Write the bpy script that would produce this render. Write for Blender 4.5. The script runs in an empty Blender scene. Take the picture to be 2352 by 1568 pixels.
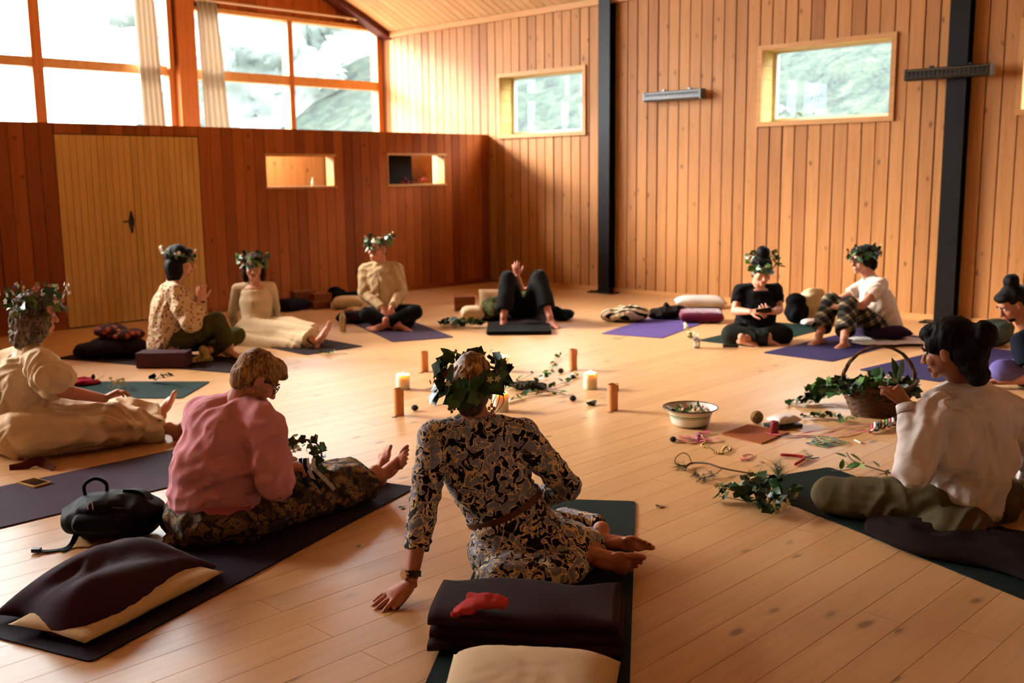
import bpy, bmesh, math, random
import numpy as np
from mathutils import Vector, Matrix, noise as mnoise
random.seed(7); np.random.seed(7)
SC = bpy.context.scene
COL = SC.collection
# ------------------------------------------------------------------ camera
FPX, CAMH = 2372.6, 1.62
PITCH, YAW, ROLL = math.radians(9.126), math.radians(44.206), math.radians(-0.635)
FW = Vector((math.cos(PITCH)*math.cos(YAW), math.cos(PITCH)*math.sin(YAW), -math.sin(PITCH)))
_r = Vector((math.sin(YAW), -math.cos(YAW), 0)); _u = _r.cross(FW)
RT = math.cos(ROLL)*_r + math.sin(ROLL)*_u
UP = -math.sin(ROLL)*_r + math.cos(ROLL)*_u
CAM = Vector((0, 0, CAMH))
cd = bpy.data.cameras.new('camera'); cam = bpy.data.objects.new('camera', cd); COL.objects.link(cam)
cd.sensor_width = 36.0; cd.lens = 36.0*FPX/2352
m3 = Matrix((RT, UP, -FW)).transposed()
cam.matrix_world = Matrix.Translation(CAM) @ m3.to_4x4()
cd.clip_start = 0.05; cd.clip_end = 400
cd.dof.use_dof = True; cd.dof.focus_distance = 4.2; cd.dof.aperture_fstop = 2.8
SC.camera = cam
# ------------------------------------------------------------------ world, exposure
SKY = 20.0
w = bpy.data.worlds.new('overcast_sky'); SC.world = w; w.use_nodes = True
bg = w.node_tree.nodes['Background']; bg.inputs[0].default_value = (0.90, 0.97, 1.0, 1); bg.inputs[1].default_value = SKY
SC.view_settings.view_transform = 'Standard'; SC.view_settings.look = 'None'
SC.view_settings.gamma = 1.0; SC.view_settings.use_curve_mapping = False
SC.view_settings.exposure = 0.27
cy = SC.cycles
cy.max_bounces = 3; cy.diffuse_bounces = 2; cy.glossy_bounces = 2; cy.transmission_bounces = 4; cy.transparent_max_bounces = 12
cy.caustics_reflective = False; cy.caustics_refractive = False; cy.sample_clamp_indirect = 6.0
cy.use_adaptive_sampling = True; cy.adaptive_threshold = 0.1; cy.adaptive_min_samples = 28; cy.use_light_tree = False
cy.use_denoising = True
sl = bpy.data.lights.new('hazy_sun', 'SUN'); sl.energy = 25.0; sl.angle = math.radians(26); sl.color = (1.0, .95, .88)
so = bpy.data.objects.new('hazy_sun', sl); COL.objects.link(so); so.rotation_euler = Vector((.45, -.80, -.46)).to_track_quat('-Z', 'Y').to_euler()
def portal(name, loc, rot, sx, sy):
    l = bpy.data.lights.new(name, 'AREA'); l.shape = 'RECTANGLE'; l.size = sx; l.size_y = sy
    l.cycles.is_portal = True
    o = bpy.data.objects.new(name, l); o.location = loc; o.rotation_euler = rot; COL.objects.link(o); return o
# sky portals in the window openings (guide the daylight sampling, emit nothing themselves)
portal('daylight_portal', (3.6, 13.98, 3.55), (-math.pi/2, 0, 0), 15.0, 3.9)
for _y in (10.3, 5.88, 2.9): portal('daylight_portal', (11.60, _y, 2.64), (0, math.pi/2, 0), 0.9, 1.65)

# ------------------------------------------------------------------ pixel helpers (2352 x 1568 photograph)
def ray(x, y): return FW + (x-1176)/FPX*RT - (y-784)/FPX*UP
def Q(x, y, d): return CAM + ray(x, y)*d                       # point at a given distance along the view axis
def F(x, y, z=0.0):
    r = ray(x, y); return CAM + r*((z-CAMH)/r.z)               # point on a level plane
def dep(p): return (Vector(p)-CAM).dot(FW)
# ------------------------------------------------------------------ object helpers
def props(o, label=None, cat=None, group=None, kind=None):
    if label: o['label'] = label
    if cat: o['category'] = cat
    if group: o['group'] = group
    if kind: o['kind'] = kind
    return o
def link(name, me, mat=None, parent=None, loc=None):
    o = bpy.data.objects.new(name, me); COL.objects.link(o)
    if mat is not None and me is not None and not me.materials: me.materials.append(mat)
    if parent is not None:
        o.parent = parent
        if parent.get('_off') is not None: o.location = -Vector(parent['_off'])
    if loc is not None: o.location = loc
    return o
def empty(name, loc, label=None, cat=None, group=None, kind=None, rz=0):
    o = bpy.data.objects.new(name, None); COL.objects.link(o); o.location = loc; o.rotation_euler = (0, 0, rz)
    o.empty_display_size = .1
    return props(o, label, cat, group, kind)
def wempty(name, loc, *a, **k):
    """an Empty at the thing's base whose parts are written in world coordinates"""
    o = empty(name, loc, *a, **k); o['_off'] = list(loc); return o
def mesh(name, v, f, smooth=False):
    me = bpy.data.meshes.new(name); me.from_pydata([tuple(p) for p in v], [], f); me.update()
    if smooth: me.polygons.foreach_set('use_smooth', [True]*len(me.polygons))
    return me
def frame(y, up=(0, 0, 1)):
    """columns: x side, y along, z up"""
    y = Vector(y).normalized(); up = Vector(up)
    x = y.cross(up)
    if x.length < 1e-4: x = y.cross(Vector((1, 0, 0)))
    x.normalize(); z = x.cross(y)
    return Matrix((x, y, z)).transposed()
class S:
    """collects closed shapes into one mesh"""
    def __init__(s): s.v = []; s.f = []
    def add(s, v, f):
        n = len(s.v); s.v += [tuple(p) for p in v]; s.f += [tuple(i+n for i in q) for q in f]; return s
    def rings(s, R, close=True):
        n = len(R[0]); v = [p for r in R for p in r]; f = []
        for k in range(len(R)-1):
            for i in range(n):
                j = (i+1) % n; f.append((k*n+i, k*n+j, (k+1)*n+j, (k+1)*n+i))
        if close:
            f.append(tuple(reversed(range(n)))); f.append(tuple((len(R)-1)*n+i for i in range(n)))
        return s.add(v, f)
    def cap(s, a, b, ra, rb, n=14, flat=(0, 0), sq=1.0, up=(0, 0, 1)):
        a = Vector(a); b = Vector(b); M = frame(b-a, up); L = (b-a).length; R = []
        st = []
        if flat[0]: st.append((0, ra))
        else: st += [(-ra*math.sin(t), ra*math.cos(t)) for t in (1.4, 1.0, .6, .25)]+[(0, ra)]
        if flat[1]: st.append((L, rb))
        else: st += [(L, rb)]+[(L+rb*math.sin(t), rb*math.cos(t)) for t in (.25, .6, 1.0, 1.4)]
        for y, r in st:
            R.append([a+M@Vector((r*math.cos(2*math.pi*i/n), y, r*sq*math.sin(2*math.pi*i/n))) for i in range(n)])
        return s.rings(R)
    def chain(s, P, r, n=12, **k):
        for i in range(len(P)-1): s.cap(P[i], P[i+1], r[i], r[i+1], n, **k)
        return s
    def ell(s, c, r, M=None, n=16, m=10):
        c = Vector(c); M = M or Matrix.Identity(3); R = []
        for k in range(m+1):
            t = -math.pi/2*.97+math.pi*.97*k/m
            R.append([c+M@Vector((r[0]*math.cos(t)*math.cos(2*math.pi*i/n), r[1]*math.cos(t)*math.sin(2*math.pi*i/n), r[2]*math.sin(t))) for i in range(n)])
        return s.rings(R)
    def loft(s, P, rad, side, n=24, fold=None, close=True):
        """elliptical sections along P; rad=(r_side, r_other); side = lateral axis (vector or list)"""
        P = [Vector(p) for p in P]; R = []
        for k, p in enumerate(P):
            t = (P[min(k+1, len(P)-1)]-P[max(k-1, 0)]).normalized()
            sd = Vector(side[k] if isinstance(side, list) else side); x = (sd-t*sd.dot(t)).normalized(); z = x.cross(t)
            rr = []
            for i in range(n):
                a = 2*math.pi*i/n; g = 1.0
                if fold: g += fold(k/(len(P)-1), a)
                rr.append(p+x*rad[k][0]*g*math.cos(a)+z*rad[k][1]*g*math.sin(a))
            R.append(rr)
        return s.rings(R, close)
    def box(s, lo, hi, M=None, o=(0, 0, 0), ch=0):
        o = Vector(o); M = M or Matrix.Identity(3)
        x0, y0, z0 = lo; x1, y1, z1 = hi
        v = [o+M@Vector(p) for p in ((x0, y0, z0), (x1, y0, z0), (x1, y1, z0), (x0, y1, z0), (x0, y0, z1), (x1, y0, z1), (x1, y1, z1), (x0, y1, z1))]
        return s.add(v, [(0, 3, 2, 1), (4, 5, 6, 7), (0, 1, 5, 4), (1, 2, 6, 5), (2, 3, 7, 6), (3, 0, 4, 7)])
    def me(s, name, smooth=False): return mesh(name, s.v, s.f, smooth)
    def obj(s, name, mat, parent=None, smooth=False): return link(name, s.me(name, smooth), mat, parent)
def tube(P, r, n=6, closed=False):
    """one continuous tube along P; r a number or a list"""
    s = S(); P = [Vector(p) for p in P]; R = []; prev = None
    for k, p in enumerate(P):
        t = (P[min(k+1, len(P)-1)]-P[max(k-1, 0)])
        if t.length < 1e-7: t = Vector((0, 0, 1))
        t.normalize()
        if prev is None: x = t.orthogonal().normalized()
        else: x = (prev-t*prev.dot(t)); x = x.normalized() if x.length > 1e-5 else t.orthogonal().normalized()
        prev = x; z = t.cross(x); rk = r[k] if isinstance(r, (list, tuple)) else r
        R.append([p+x*rk*math.cos(2*math.pi*i/n)+z*rk*math.sin(2*math.pi*i/n) for i in range(n)])
    s.rings(R); return s
def strip(P, wdt, nrm=(0, 0, 1), th=.001):
    """flat ribbon with thickness along P"""
    P = [Vector(p) for p in P]; s = S(); R = []
    for k, p in enumerate(P):
        t = (P[min(k+1, len(P)-1)]-P[max(k-1, 0)]).normalized(); n_ = Vector(nrm[k] if isinstance(nrm, list) else nrm)
        x = t.cross(n_); x = x.normalized() if x.length > 1e-5 else t.orthogonal().normalized(); z = x.cross(t)
        wk = wdt[k] if isinstance(wdt, (list, tuple)) else wdt
        R.append([p-x*wk/2-z*th/2, p+x*wk/2-z*th/2, p+x*wk/2+z*th/2, p-x*wk/2+z*th/2])
    s.rings(R); return s
def smoothpath(P, k=6):
    """Catmull-Rom through P"""
    P = [Vector(p) for p in P]; out = []
    for i in range(len(P)-1):
        a, b, c, d = P[max(i-1, 0)], P[i], P[i+1], P[min(i+2, len(P)-1)]
        for j in range(k):
            t = j/k; out.append(.5*((2*b)+(c-a)*t+(2*a-5*b+4*c-d)*t*t+(3*b-a-3*c+d)*t**3))
    out.append(P[-1]); return out
def wob(p, sc, seed=0):
    return mnoise.noise((p[0]*sc+seed*7.3, p[1]*sc-seed*3.1, p[2]*sc+seed*1.7))
def solid(name, s, mat, parent=None, vox=.008, sm=8, wr=0, wsc=14, disp=None, mats=None, tint=None, decim=None):
    """fuse the shapes of s into one continuous skin (voxel remesh, smoothed), optional wrinkles"""
    me = s.me('t_'+name); ob = bpy.data.objects.new('t_'+name, me); COL.objects.link(ob)
    rm = ob.modifiers.new('r', 'REMESH'); rm.mode = 'VOXEL'; rm.voxel_size = vox; rm.adaptivity = 0
    if sm: q = ob.modifiers.new('s', 'SMOOTH'); q.factor = .5; q.iterations = sm
    dg = bpy.context.evaluated_depsgraph_get(); dg.update()
    out = bpy.data.meshes.new_from_object(ob.evaluated_get(dg)); bpy.data.objects.remove(ob); bpy.data.meshes.remove(me)
    out.name = name
    n = len(out.vertices)
    if wr or disp:
        co = np.empty(n*3); out.vertices.foreach_get('co', co); co = co.reshape(-1, 3)
        no = np.empty(n*3); out.vertices.foreach_get('normal', no); no = no.reshape(-1, 3)
        d = np.zeros(n)
        if wr:
            for i in range(n):
                p = co[i]; q = wob(p, wsc*.35, 3)*.9
                d[i] = wr*((1-abs(mnoise.noise((p[0]*wsc+q*2, p[1]*wsc-q, p[2]*wsc*.8+q)))*2)-.55)
        if disp:
            d += np.array([disp(Vector(co[i]), Vector(no[i])) for i in range(n)])
        co += no*d[:, None]; out.vertices.foreach_set('co', co.ravel())
    if tint:
        co = np.empty(n*3); out.vertices.foreach_get('co', co); co = co.reshape(-1, 3)
        c = np.ones((n, 4))
        for P, rad, rgb in tint:
            P = np.array(P); rad = np.array(rad)
            dd = np.sqrt((((co-P)/rad)**2).sum(1)); wgt = np.clip(1.6-dd*1.0, 0, 1)[:, None]*1.0
            wgt = np.clip(wgt, 0, 1); c[:, :3] = c[:, :3]*(1-wgt)+np.array(rgb)*wgt
        a = out.color_attributes.new('tint', 'FLOAT_COLOR', 'POINT'); a.data.foreach_set('color', c.ravel())
    out.polygons.foreach_set('use_smooth', [True]*len(out.polygons)); out.update()
    out.materials.clear()
    return link(name, out, mat, parent)
# ------------------------------------------------------------------ materials
def srgb(r, g, b):
    f = lambda c: (c/255/12.92 if c/255 <= .04045 else ((c/255+.055)/1.055)**2.4)
    return (f(r), f(g), f(b), 1)
class NT:
    def __init__(s, name):
        s.m = bpy.data.materials.new(name); s.m.use_nodes = True; s.t = s.m.node_tree; s.b = s.t.nodes['Principled BSDF']; s.o = s.t.nodes['Material Output']
    def n(s, ty, **k):
        q = s.t.nodes.new(ty)
        for a, b in k.items():
            if a.startswith('i_'):
                key = a[2:]; key = int(key) if key.isdigit() else key.replace('_', ' ')
                q.inputs[key].default_value = b
            else: setattr(q, a, b)
        return q
    def l(s, a, b): s.t.links.new(a, b)
    def ramp(s, fac, stops, interp='LINEAR'):
        r = s.n('ShaderNodeValToRGB'); r.color_ramp.interpolation = interp; e = r.color_ramp.elements
        while len(e) < len(stops): e.new(.5)
        for q, (p, c) in zip(e, stops): q.position = p; q.color = c
        s.l(fac, r.inputs[0]); return r.outputs[0]
    def mix(s, fac, a, b, mode='MIX'):
        q = s.n('ShaderNodeMix', data_type='RGBA', blend_type=mode)
        for i, val in ((0, fac), (6, a), (7, b)):
            if isinstance(val, bpy.types.NodeSocket): s.l(val, q.inputs[i])
            else: q.inputs[i].default_value = val
        return q.outputs[2]
    def math(s, op, a, b=0.0):
        q = s.n('ShaderNodeMath', operation=op)
        for i, val in ((0, a), (1, b)):
            if isinstance(val, bpy.types.NodeSocket): s.l(val, q.inputs[i])
            else: q.inputs[i].default_value = val
        return q.outputs[0]
    def coord(s, scale=(1, 1, 1), rnd=0.0, kind='Object', rot=(0, 0, 0)):
        tc = s.n('ShaderNodeTexCoord'); v = tc.outputs[kind]
        mp = s.n('ShaderNodeMapping'); mp.inputs['Scale'].default_value = scale; mp.inputs['Rotation'].default_value = rot
        if rnd:
            oi = s.n('ShaderNodeObjectInfo'); ad = s.n('ShaderNodeVectorMath', operation='ADD'); s.l(v, ad.inputs[0])
            cb = s.n('ShaderNodeCombineXYZ'); q = s.math('MULTIPLY', oi.outputs['Random'], rnd)
            for i in range(3): s.l(q, cb.inputs[i])
            s.l(cb.outputs[0], ad.inputs[1]); v = ad.outputs[0]
        s.l(v, mp.inputs[0]); return mp.outputs[0]
    def noise(s, vec, sc, det=4, dist=0.0, rough=.55):
        q = s.n('ShaderNodeTexNoise'); q.inputs['Scale'].default_value = sc; q.inputs['Detail'].default_value = det
        q.inputs['Distortion'].default_value = dist; q.inputs['Roughness'].default_value = rough; s.l(vec, q.inputs['Vector']); return q.outputs['Fac']
    def bump(s, h, st=.3, d=.01):
        q = s.n('ShaderNodeBump'); q.inputs['Strength'].default_value = st; q.inputs['Distance'].default_value = d; s.l(h, q.inputs['Height']); s.l(q.outputs[0], s.b.inputs['Normal'])
    def col(s, c):
        if isinstance(c, bpy.types.NodeSocket): s.l(c, s.b.inputs['Base Color'])
        else: s.b.inputs['Base Color'].default_value = c
    def set(s, rough=.6, spec=.4, **k):
        s.b.inputs['Roughness'].default_value = rough; s.b.inputs['Specular IOR Level'].default_value = spec
        for a, b in k.items(): s.b.inputs[a.replace('_', ' ')].default_value = b
        return s.m
def hs(c, k, sat=1.0):
    l = .3*c[0]+.6*c[1]+.1*c[2]
    return tuple(max(0, min(1, (l+(x-l)*sat)*k)) for x in c[:3])+(1,)
def wood(name, base, axis='z', var=.35, rough=.5, knots=True, spec=.4, grain=1.0, hue=.5, ksc=1.0, coat=0.0, kt=1.0):
    """planed softwood: grain along an axis, board-to-board tone, knots"""
    t = NT(name); st = {'x': (.35, 6, 6), 'y': (6, .35, 6), 'z': (6, 6, .35)}[axis]
    v = t.coord(st, rnd=37.0); g = t.noise(v, 2.2, 3, 1.0, .6)
    g2 = t.noise(v, 9.0, 1, .3)
    g = t.math('ADD', t.math('MULTIPLY', g, .7), t.math('MULTIPLY', g2, .3))
    c = t.ramp(g, [(.3, hs(base, 1-.22*grain, 1.06)), (.52, base), (.72, hs(base, 1+.10*grain, .96))])
    oi = t.n('ShaderNodeObjectInfo')
    tone = t.ramp(oi.outputs['Random'], [(0, (1-var, 1-var*1.25, 1-var*1.5, 1)), (.35, (1-var*.35, 1-var*.4, 1-var*.5, 1)), (.7, (1, 1, 1, 1)), (1, (1+var*.15, 1+var*.22, 1+var*.25, 1))])
    c = t.mix(1.0, c, tone, 'MULTIPLY')
    if knots:
        ks = {'x': (3.0*ksc, 5.5, 5.5), 'y': (5.5, 3.0*ksc, 5.5), 'z': (5.5, 5.5, 3.4*ksc)}[axis]
        kv = t.coord(ks, rnd=91.0); vo = t.n('ShaderNodeTexVoronoi', feature='F1'); vo.inputs['Scale'].default_value = 1.0
        ds = t.n('ShaderNodeVectorMath', operation='ADD'); t.l(kv, ds.inputs[0])
        nz = t.n('ShaderNodeTexNoise'); nz.inputs['Scale'].default_value = 2.5; nz.inputs['Detail'].default_value = 0; t.l(kv, nz.inputs['Vector'])
        sc_ = t.n('ShaderNodeVectorMath', operation='SCALE'); t.l(nz.outputs['Color'], sc_.inputs[0]); sc_.inputs['Scale'].default_value = .18; t.l(sc_.outputs[0], ds.inputs[1])
        t.l(ds.outputs[0], vo.inputs['Vector'])
        k = t.ramp(vo.outputs['Distance'], [(0, (1, 1, 1, 1)), (.06*kt, (.9, .9, .9, 1)), (.10*kt, (.22, .22, .22, 1)), (.16*kt, (0, 0, 0, 1))])
        c = t.mix(t.math('MULTIPLY', k, .8), c, hs(base, .22, 1.1))
    t.col(c)
    m = t.set(rough, spec)
    if coat: t.b.inputs['Coat Weight'].default_value = coat; t.b.inputs['Coat Roughness'].default_value = .25
    return m
def plain(name, c, rough=.6, spec=.4, var=0.0, sc=8.0, bump=0.0, bsc=60.0, sheen=0.0, **k):
    t = NT(name)
    if var:
        f = t.noise(t.coord(), sc, 4); t.col(t.ramp(f, [(.3, hs(c, 1-var)), (.7, hs(c, 1+var*.6))]))
    else: t.col(c)
    if bump: t.bump(t.noise(t.coord(), bsc, 3), bump, .004)
    if sheen: t.b.inputs['Sheen Weight'].default_value = sheen
    return t.set(rough, spec, **k)
def cloth(name, c, weave=450.0, rough=.9, var=.12, sheen=.0, bump=.25, c2=None):
    """woven or knitted fabric with soft shade changes"""
    t = NT(name); v = t.coord(); f = t.noise(v, 5.0, 4)
    base = t.ramp(f, [(.3, hs(c, 1-var)), (.7, hs(c, 1+var*.5))])
    t.col(base)
    h = t.math('ADD', t.math('MULTIPLY', t.noise(v, weave, 1), .25), t.noise(v, 22.0, 3, .6)); t.bump(h, bump, .006)
    t.b.inputs['Sheen Weight'].default_value = sheen
    return t.set(rough, .08)
def skin(name, c):
    t = NT(name); at = t.n('ShaderNodeAttribute'); at.attribute_name = 'tint'
    f = t.noise(t.coord(), 18.0, 3); b = t.ramp(f, [(.3, hs(c, .92, 1.05)), (.7, hs(c, 1.05))])
    t.col(t.mix(1.0, b, at.outputs['Color'], 'MULTIPLY'))
    t.b.inputs['Subsurface Weight'].default_value = 0.0
    t.bump(t.noise(t.coord(), 260.0, 2), .06, .002)
    return t.set(.5, .4)
def hairmat(name, c, c2=None, streak=90.0, rough=.45):
    t = NT(name); c2 = c2 or hs(c, .5)
    v = t.coord((1, 1, .22)); f = t.noise(v, streak, 3, 1.5); g = t.noise(t.coord(), 7.0, 3)
    q = t.math('ADD', t.math('MULTIPLY', f, .65), t.math('MULTIPLY', g, .35))
    t.col(t.ramp(q, [(.38, c2), (.62, c)])); t.bump(f, .6, .006)
    return t.set(.6, .12)
# ================================================================== ROOM
XR, YP, YE, XL, YB = 11.217, 11.367, 13.85, -4.0, -4.5
def arch(x):
    R, cx, z0 = 17.0, 3.6, 3.94
    return z0+math.sqrt(R*R-(x-cx)**2)-math.sqrt(R*R-(XR-cx)**2)
M_FLOOR = wood('pine_floorboard', srgb(216, 164, 112), 'x', var=.08, rough=.36, spec=.5, grain=.6, ksc=.8, kt=1.1)
M_WALL = wood('pine_wallboard', srgb(202, 136, 78), 'z', var=.30, rough=.55, spec=.28, grain=.9, ksc=1.0, kt=1.15)
M_PART = wood('partition_board', srgb(184, 96, 40), 'z', var=.42, rough=.6, spec=.2, grain=.7, ksc=1.0)
M_DOOR = wood('door_board', srgb(238, 178, 98), 'z', var=.08, rough=.55, spec=.25, grain=.5, knots=False)
M_CEIL = wood('ceiling_board', srgb(230, 182, 134), 'x', var=.12, rough=.55, spec=.25, grain=.6, knots=False)
M_FRAME = wood('window_frame_wood', srgb(218, 154, 92), 'y', var=.08, rough=.5, spec=.3, knots=False)
M_POST = wood('post_wood', srgb(206, 118, 56), 'z', var=.06, rough=.5, spec=.3, knots=False)
M_BACK = plain('dark_gap', srgb(48, 22, 10), .9, .1)
M_STEEL = plain('dark_brown_steel', srgb(20, 14, 13), .42, .2, var=.15, sc=3)
M_BEAM = plain('dark_red_beam', srgb(88, 32, 22), .5, .3, var=.2, sc=5)
def glassmat():
    t = NT('window_glass'); t.t.nodes.remove(t.b)
    tr = t.n('ShaderNodeBsdfTransparent'); gl = t.n('ShaderNodeBsdfGlossy'); gl.inputs['Roughness'].default_value = 0.0
    tr.inputs[0].default_value = (.93, .96, .95, 1)
    fr = t.n('ShaderNodeFresnel'); fr.inputs[0].default_value = 1.3; mx = t.n('ShaderNodeMixShader')
    t.l(fr.outputs[0], mx.inputs[0]); t.l(tr.outputs[0], mx.inputs[1]); t.l(gl.outputs[0], mx.inputs[2]); t.l(mx.outputs[0], t.o.inputs[0]); return t.m
M_GLASS = glassmat()
_pm = {}
def plankmesh(w_, h_, th, ch=.004):
    """upright board: width along local y, height along z, face towards -x, chamfered front edges"""
    key = (round(w_, 3), round(h_, 2), th)
    if key in _pm: return _pm[key]
    a = w_/2; prof = [(th, -a), (th, a), (ch, a), (0, a-ch), (0, -a+ch), (ch, -a)]
    v = [(x, y, 0) for x, y in prof]+[(x, y, h_) for x, y in prof]; n = 6
    f = [tuple(range(n)), tuple(reversed(range(n, 2*n)))]+[(i, i+n, (i+1) % n+n, (i+1) % n) for i in range(n)]
    _pm[key] = mesh('plank', v, f); return _pm[key]
def struct(name, s, mat, parent=None): 
    o = s.obj(name, mat, parent)
    if parent is None: o['kind'] = 'structure'
    return o
# ---- floor: boards run along x, 0.159 m wide, staggered end joints
floor = struct('floor', S().box((XL, YB, -.10), (XR+.3, YE, -.022)), M_BACK)
BW, Y0 = .1592, 1.617
def floorboard(L, wd):
    a = wd/2-.0005; c = .0009; s = S()
    v = []
    for x in (0, L-.002):
        v += [(x, -a, -.022), (x, a, -.022), (x, a, -c), (x, a-c, 0), (x, -a+c, 0), (x, -a, -c)]
    n = 6; s.add(v, [tuple(reversed(range(n))), tuple(range(n, 2*n))]+[(i, (i+1) % n, (i+1) % n+n, i+n) for i in range(n)])
    return s
_fm = {}; far = S(); nb = 0
for k in range(int((YB-Y0)/BW)+1, int((YE-Y0)/BW)+1):
    yc = Y0+(k+.5)*BW
    if yc > YE-.1: break
    x = 2.04-3.9*2 if k % 2 == 0 else 2.04-3.9*2+1.85+.5*math.sin(k*2.3)
    cuts = [XL]+[c for c in [x+3.9*j for j in range(6)] if XL+.3 < c < XR]+[XR+.25]
    for a, b in zip(cuts[:-1], cuts[1:]):
        d = max(dep((a, yc, 0)), dep((b, yc, 0))); mid = dep(((a+b)/2, yc, 0))
        inview = mid > .8 and d > 1.0
        if inview and mid < 8.6 and b > 0 and yc > .2 and nb < 290:
            key = round(b-a, 2)
            if key not in _fm: _fm[key] = floorboard(b-a, BW).me('plank')
            link('plank', _fm[key], M_FLOOR, floor, (a, yc, 0)); nb += 1
        else:
            q = floorboard(b-a, BW); far.add([(p[0]+a, p[1]+yc, p[2]) for p in q.v], q.f)
props(far.obj('plank', M_FLOOR, floor), kind='stuff')
# ---- right wall with three windows
WIN = [(9.425, 11.15), (5.035, 6.735), (2.07, 3.77)]
WZ = (2.165, 3.11)
wr = S(); prev = YB
for a, b in sorted(WIN):
    wr.box((XR+.024, prev, 0), (XR+.36, a+.05, 4.2)); wr.box((XR+.024, a+.05, 0), (XR+.36, b-.05, WZ[0]+.05)); wr.box((XR+.024, a+.05, WZ[1]-.05), (XR+.36, b-.05, 4.2)); prev = b-.05
wr.box((XR+.024, prev, 0), (XR+.36, YE+.2, 4.2))
wall_right = struct('wall_right', wr, M_BACK)
PW = .1655
k = 0; y = 13.845-PW/2
while y > YB:
    lo, hi = y-PW/2, y+PW/2; hole = [wv for wv in WIN if lo < wv[1]-.03 and hi > wv[0]+.03]
    segs = [(0, 3.92)] if not hole else [(0, WZ[0]+.03), (WZ[1]-.03, 3.92)]
    wdt = PW-random.choice((.008, .010, .012, .017))
    if hole:      # narrow board beside a window that ends inside this board's width
        a_, b_ = hole[0]
        for q0, q1 in ((lo, a_+.02), (b_-.02, hi)):
            if q1-q0 > .03 and (q0 == lo or q1 == hi) and lo <= q0 and q1 <= hi: link('plank', plankmesh(q1-q0-.005, WZ[1]-WZ[0]-.06, .022), M_WALL, wall_right, (XR, (q0+q1)/2, WZ[0]+.03))
    for z0, z1 in segs: link('plank', plankmesh(wdt, z1-z0, .022), M_WALL, wall_right, (XR+random.choice((0, 0, .002, -.002)), y, z0))
    y -= PW
M_GREENWOOD = wood('weathered_reveal_wood', srgb(214, 180, 110), 'y', var=.12, rough=.6, spec=.2, knots=False)
for i, (a, b) in enumerate(WIN):
    wn = wempty('window_%d' % (i+1), (XR, (a+b)/2, WZ[0]), kind='structure')
    f = .055
    for nm, lo, hi in (('frame_rail', (a, WZ[1]-f), (b, WZ[1])), ('frame_rail', (a, WZ[0]), (b, WZ[0]+f)), ('frame_stile', (a, WZ[0]+f), (a+f, WZ[1]-f)), ('frame_stile', (b-f, WZ[0]+f), (b, WZ[1]-f))):
        S().box((XR-.028, lo[0], lo[1]), (XR+.03, hi[0], hi[1])).obj(nm, M_FRAME, wn)
    n = 5; zh = (WZ[1]-WZ[0]-2*f)/n
    for q in range(n):
        for yy in ((a+f-.02, a+f), (b-f, b-f+.02)):
            S().box((XR+.03, yy[0], WZ[0]+f+q*zh+.002), (XR+.25, yy[1], WZ[0]+f+(q+1)*zh-.002)).obj('reveal_board', M_GREENWOOD, wn)
    S().box((XR+.03, a+f, WZ[0]+f-.02), (XR+.25, b-f, WZ[0]+f)).obj('sill_board', M_GREENWOOD, wn)
    S().box((XR+.03, a+f, WZ[1]-f), (XR+.25, b-f, WZ[1]-f+.02)).obj('head_board', M_GREENWOOD, wn)
    sf = S(); g = .045
    for lo, hi in (((a+f, WZ[0]+f), (b-f, WZ[0]+f+g)), ((a+f, WZ[1]-f-g*.4), (b-f, WZ[1]-f)), ((a+f, WZ[0]+f+g), (a+f+g*.4, WZ[1]-f-g*.4)), ((b-f-g, WZ[0]+f+g), (b-f, WZ[1]-f-g*.4))):
        sf.box((XR+.25, lo[0], lo[1]), (XR+.31, hi[0], hi[1]))
    sf.obj('sash', plain('pale_sash_%d' % i, srgb(226, 216, 200), .5), wn)
    S().add([(XR+.278, a+f, WZ[0]+f), (XR+.278, b-f, WZ[0]+f), (XR+.278, b-f, WZ[1]-f), (XR+.278, a+f, WZ[1]-f)], [(3, 2, 1, 0)]).obj('pane', M_GLASS, wn)
o = struct('baseboard_right', S().box((XR-.022, YB, 0), (XR-.001, YP-.12, .07)).box((XR-.022, YP+.2, 0), (XR-.001, YE, .07)), M_FRAME)
o = struct('trim_1', S().box((XR-.05, 4.6, 3.868), (XR-.002, YE-.26, 3.955)), M_FRAME)
# ---- ceiling of curved boards running across the vault
N = 26; xs = [XL+(XR+.02-XL)*i/N for i in range(N+1)]
cs = S(); R_ = []
for x_ in xs: R_.append([(x_, YB, arch(x_)+.03), (x_, YE+.2, arch(x_)+.03), (x_, YE+.2, arch(x_)+.14), (x_, YB, arch(x_)+.14)])
cs.rings(R_); ceiling = struct('ceiling', cs, M_BACK)
b = S(); R_ = []; hw = .076
for x_ in xs:
    z = arch(x_); R_.append([(x_, -hw, z+.004), (x_, -hw+.005, z), (x_, hw-.005, z), (x_, hw, z+.004), (x_, hw, z+.028), (x_, -hw, z+.028)])
b.rings(R_); cb = b.me('plank'); cb.materials.append(M_CEIL)
y = YE-.25-hw
while y > YB: link('plank', cb, None, ceiling, (0, y, 0)); y -= 2*hw+.006
bs = S(); R_ = []
for x_ in xs:
    z = arch(x_); R_.append([(x_, YE-.26, z-.10), (x_, YE-.02, z-.10), (x_, YE-.02, z+.03), (x_, YE-.26, z+.03)])
bs.rings(R_); props(bs.obj('arched_beam', M_BEAM), 'dark red arched beam along the vault edge above the big windows', 'beam', kind='structure')
# ---- end wall: glazing above a low boarded wall
eb = S().box((XL-.3, YE, 0), (XR+.4, YE+.2, 1.55))
wall_end = struct('wall_end', eb, M_BACK)
x = XL+.09
while x < XR: link('plank', plankmesh(.157, 1.55, .02), M_PART, wall_end, (x, YE-.002, 0)).rotation_euler = (0, 0, math.pi/2); x += .16
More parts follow.
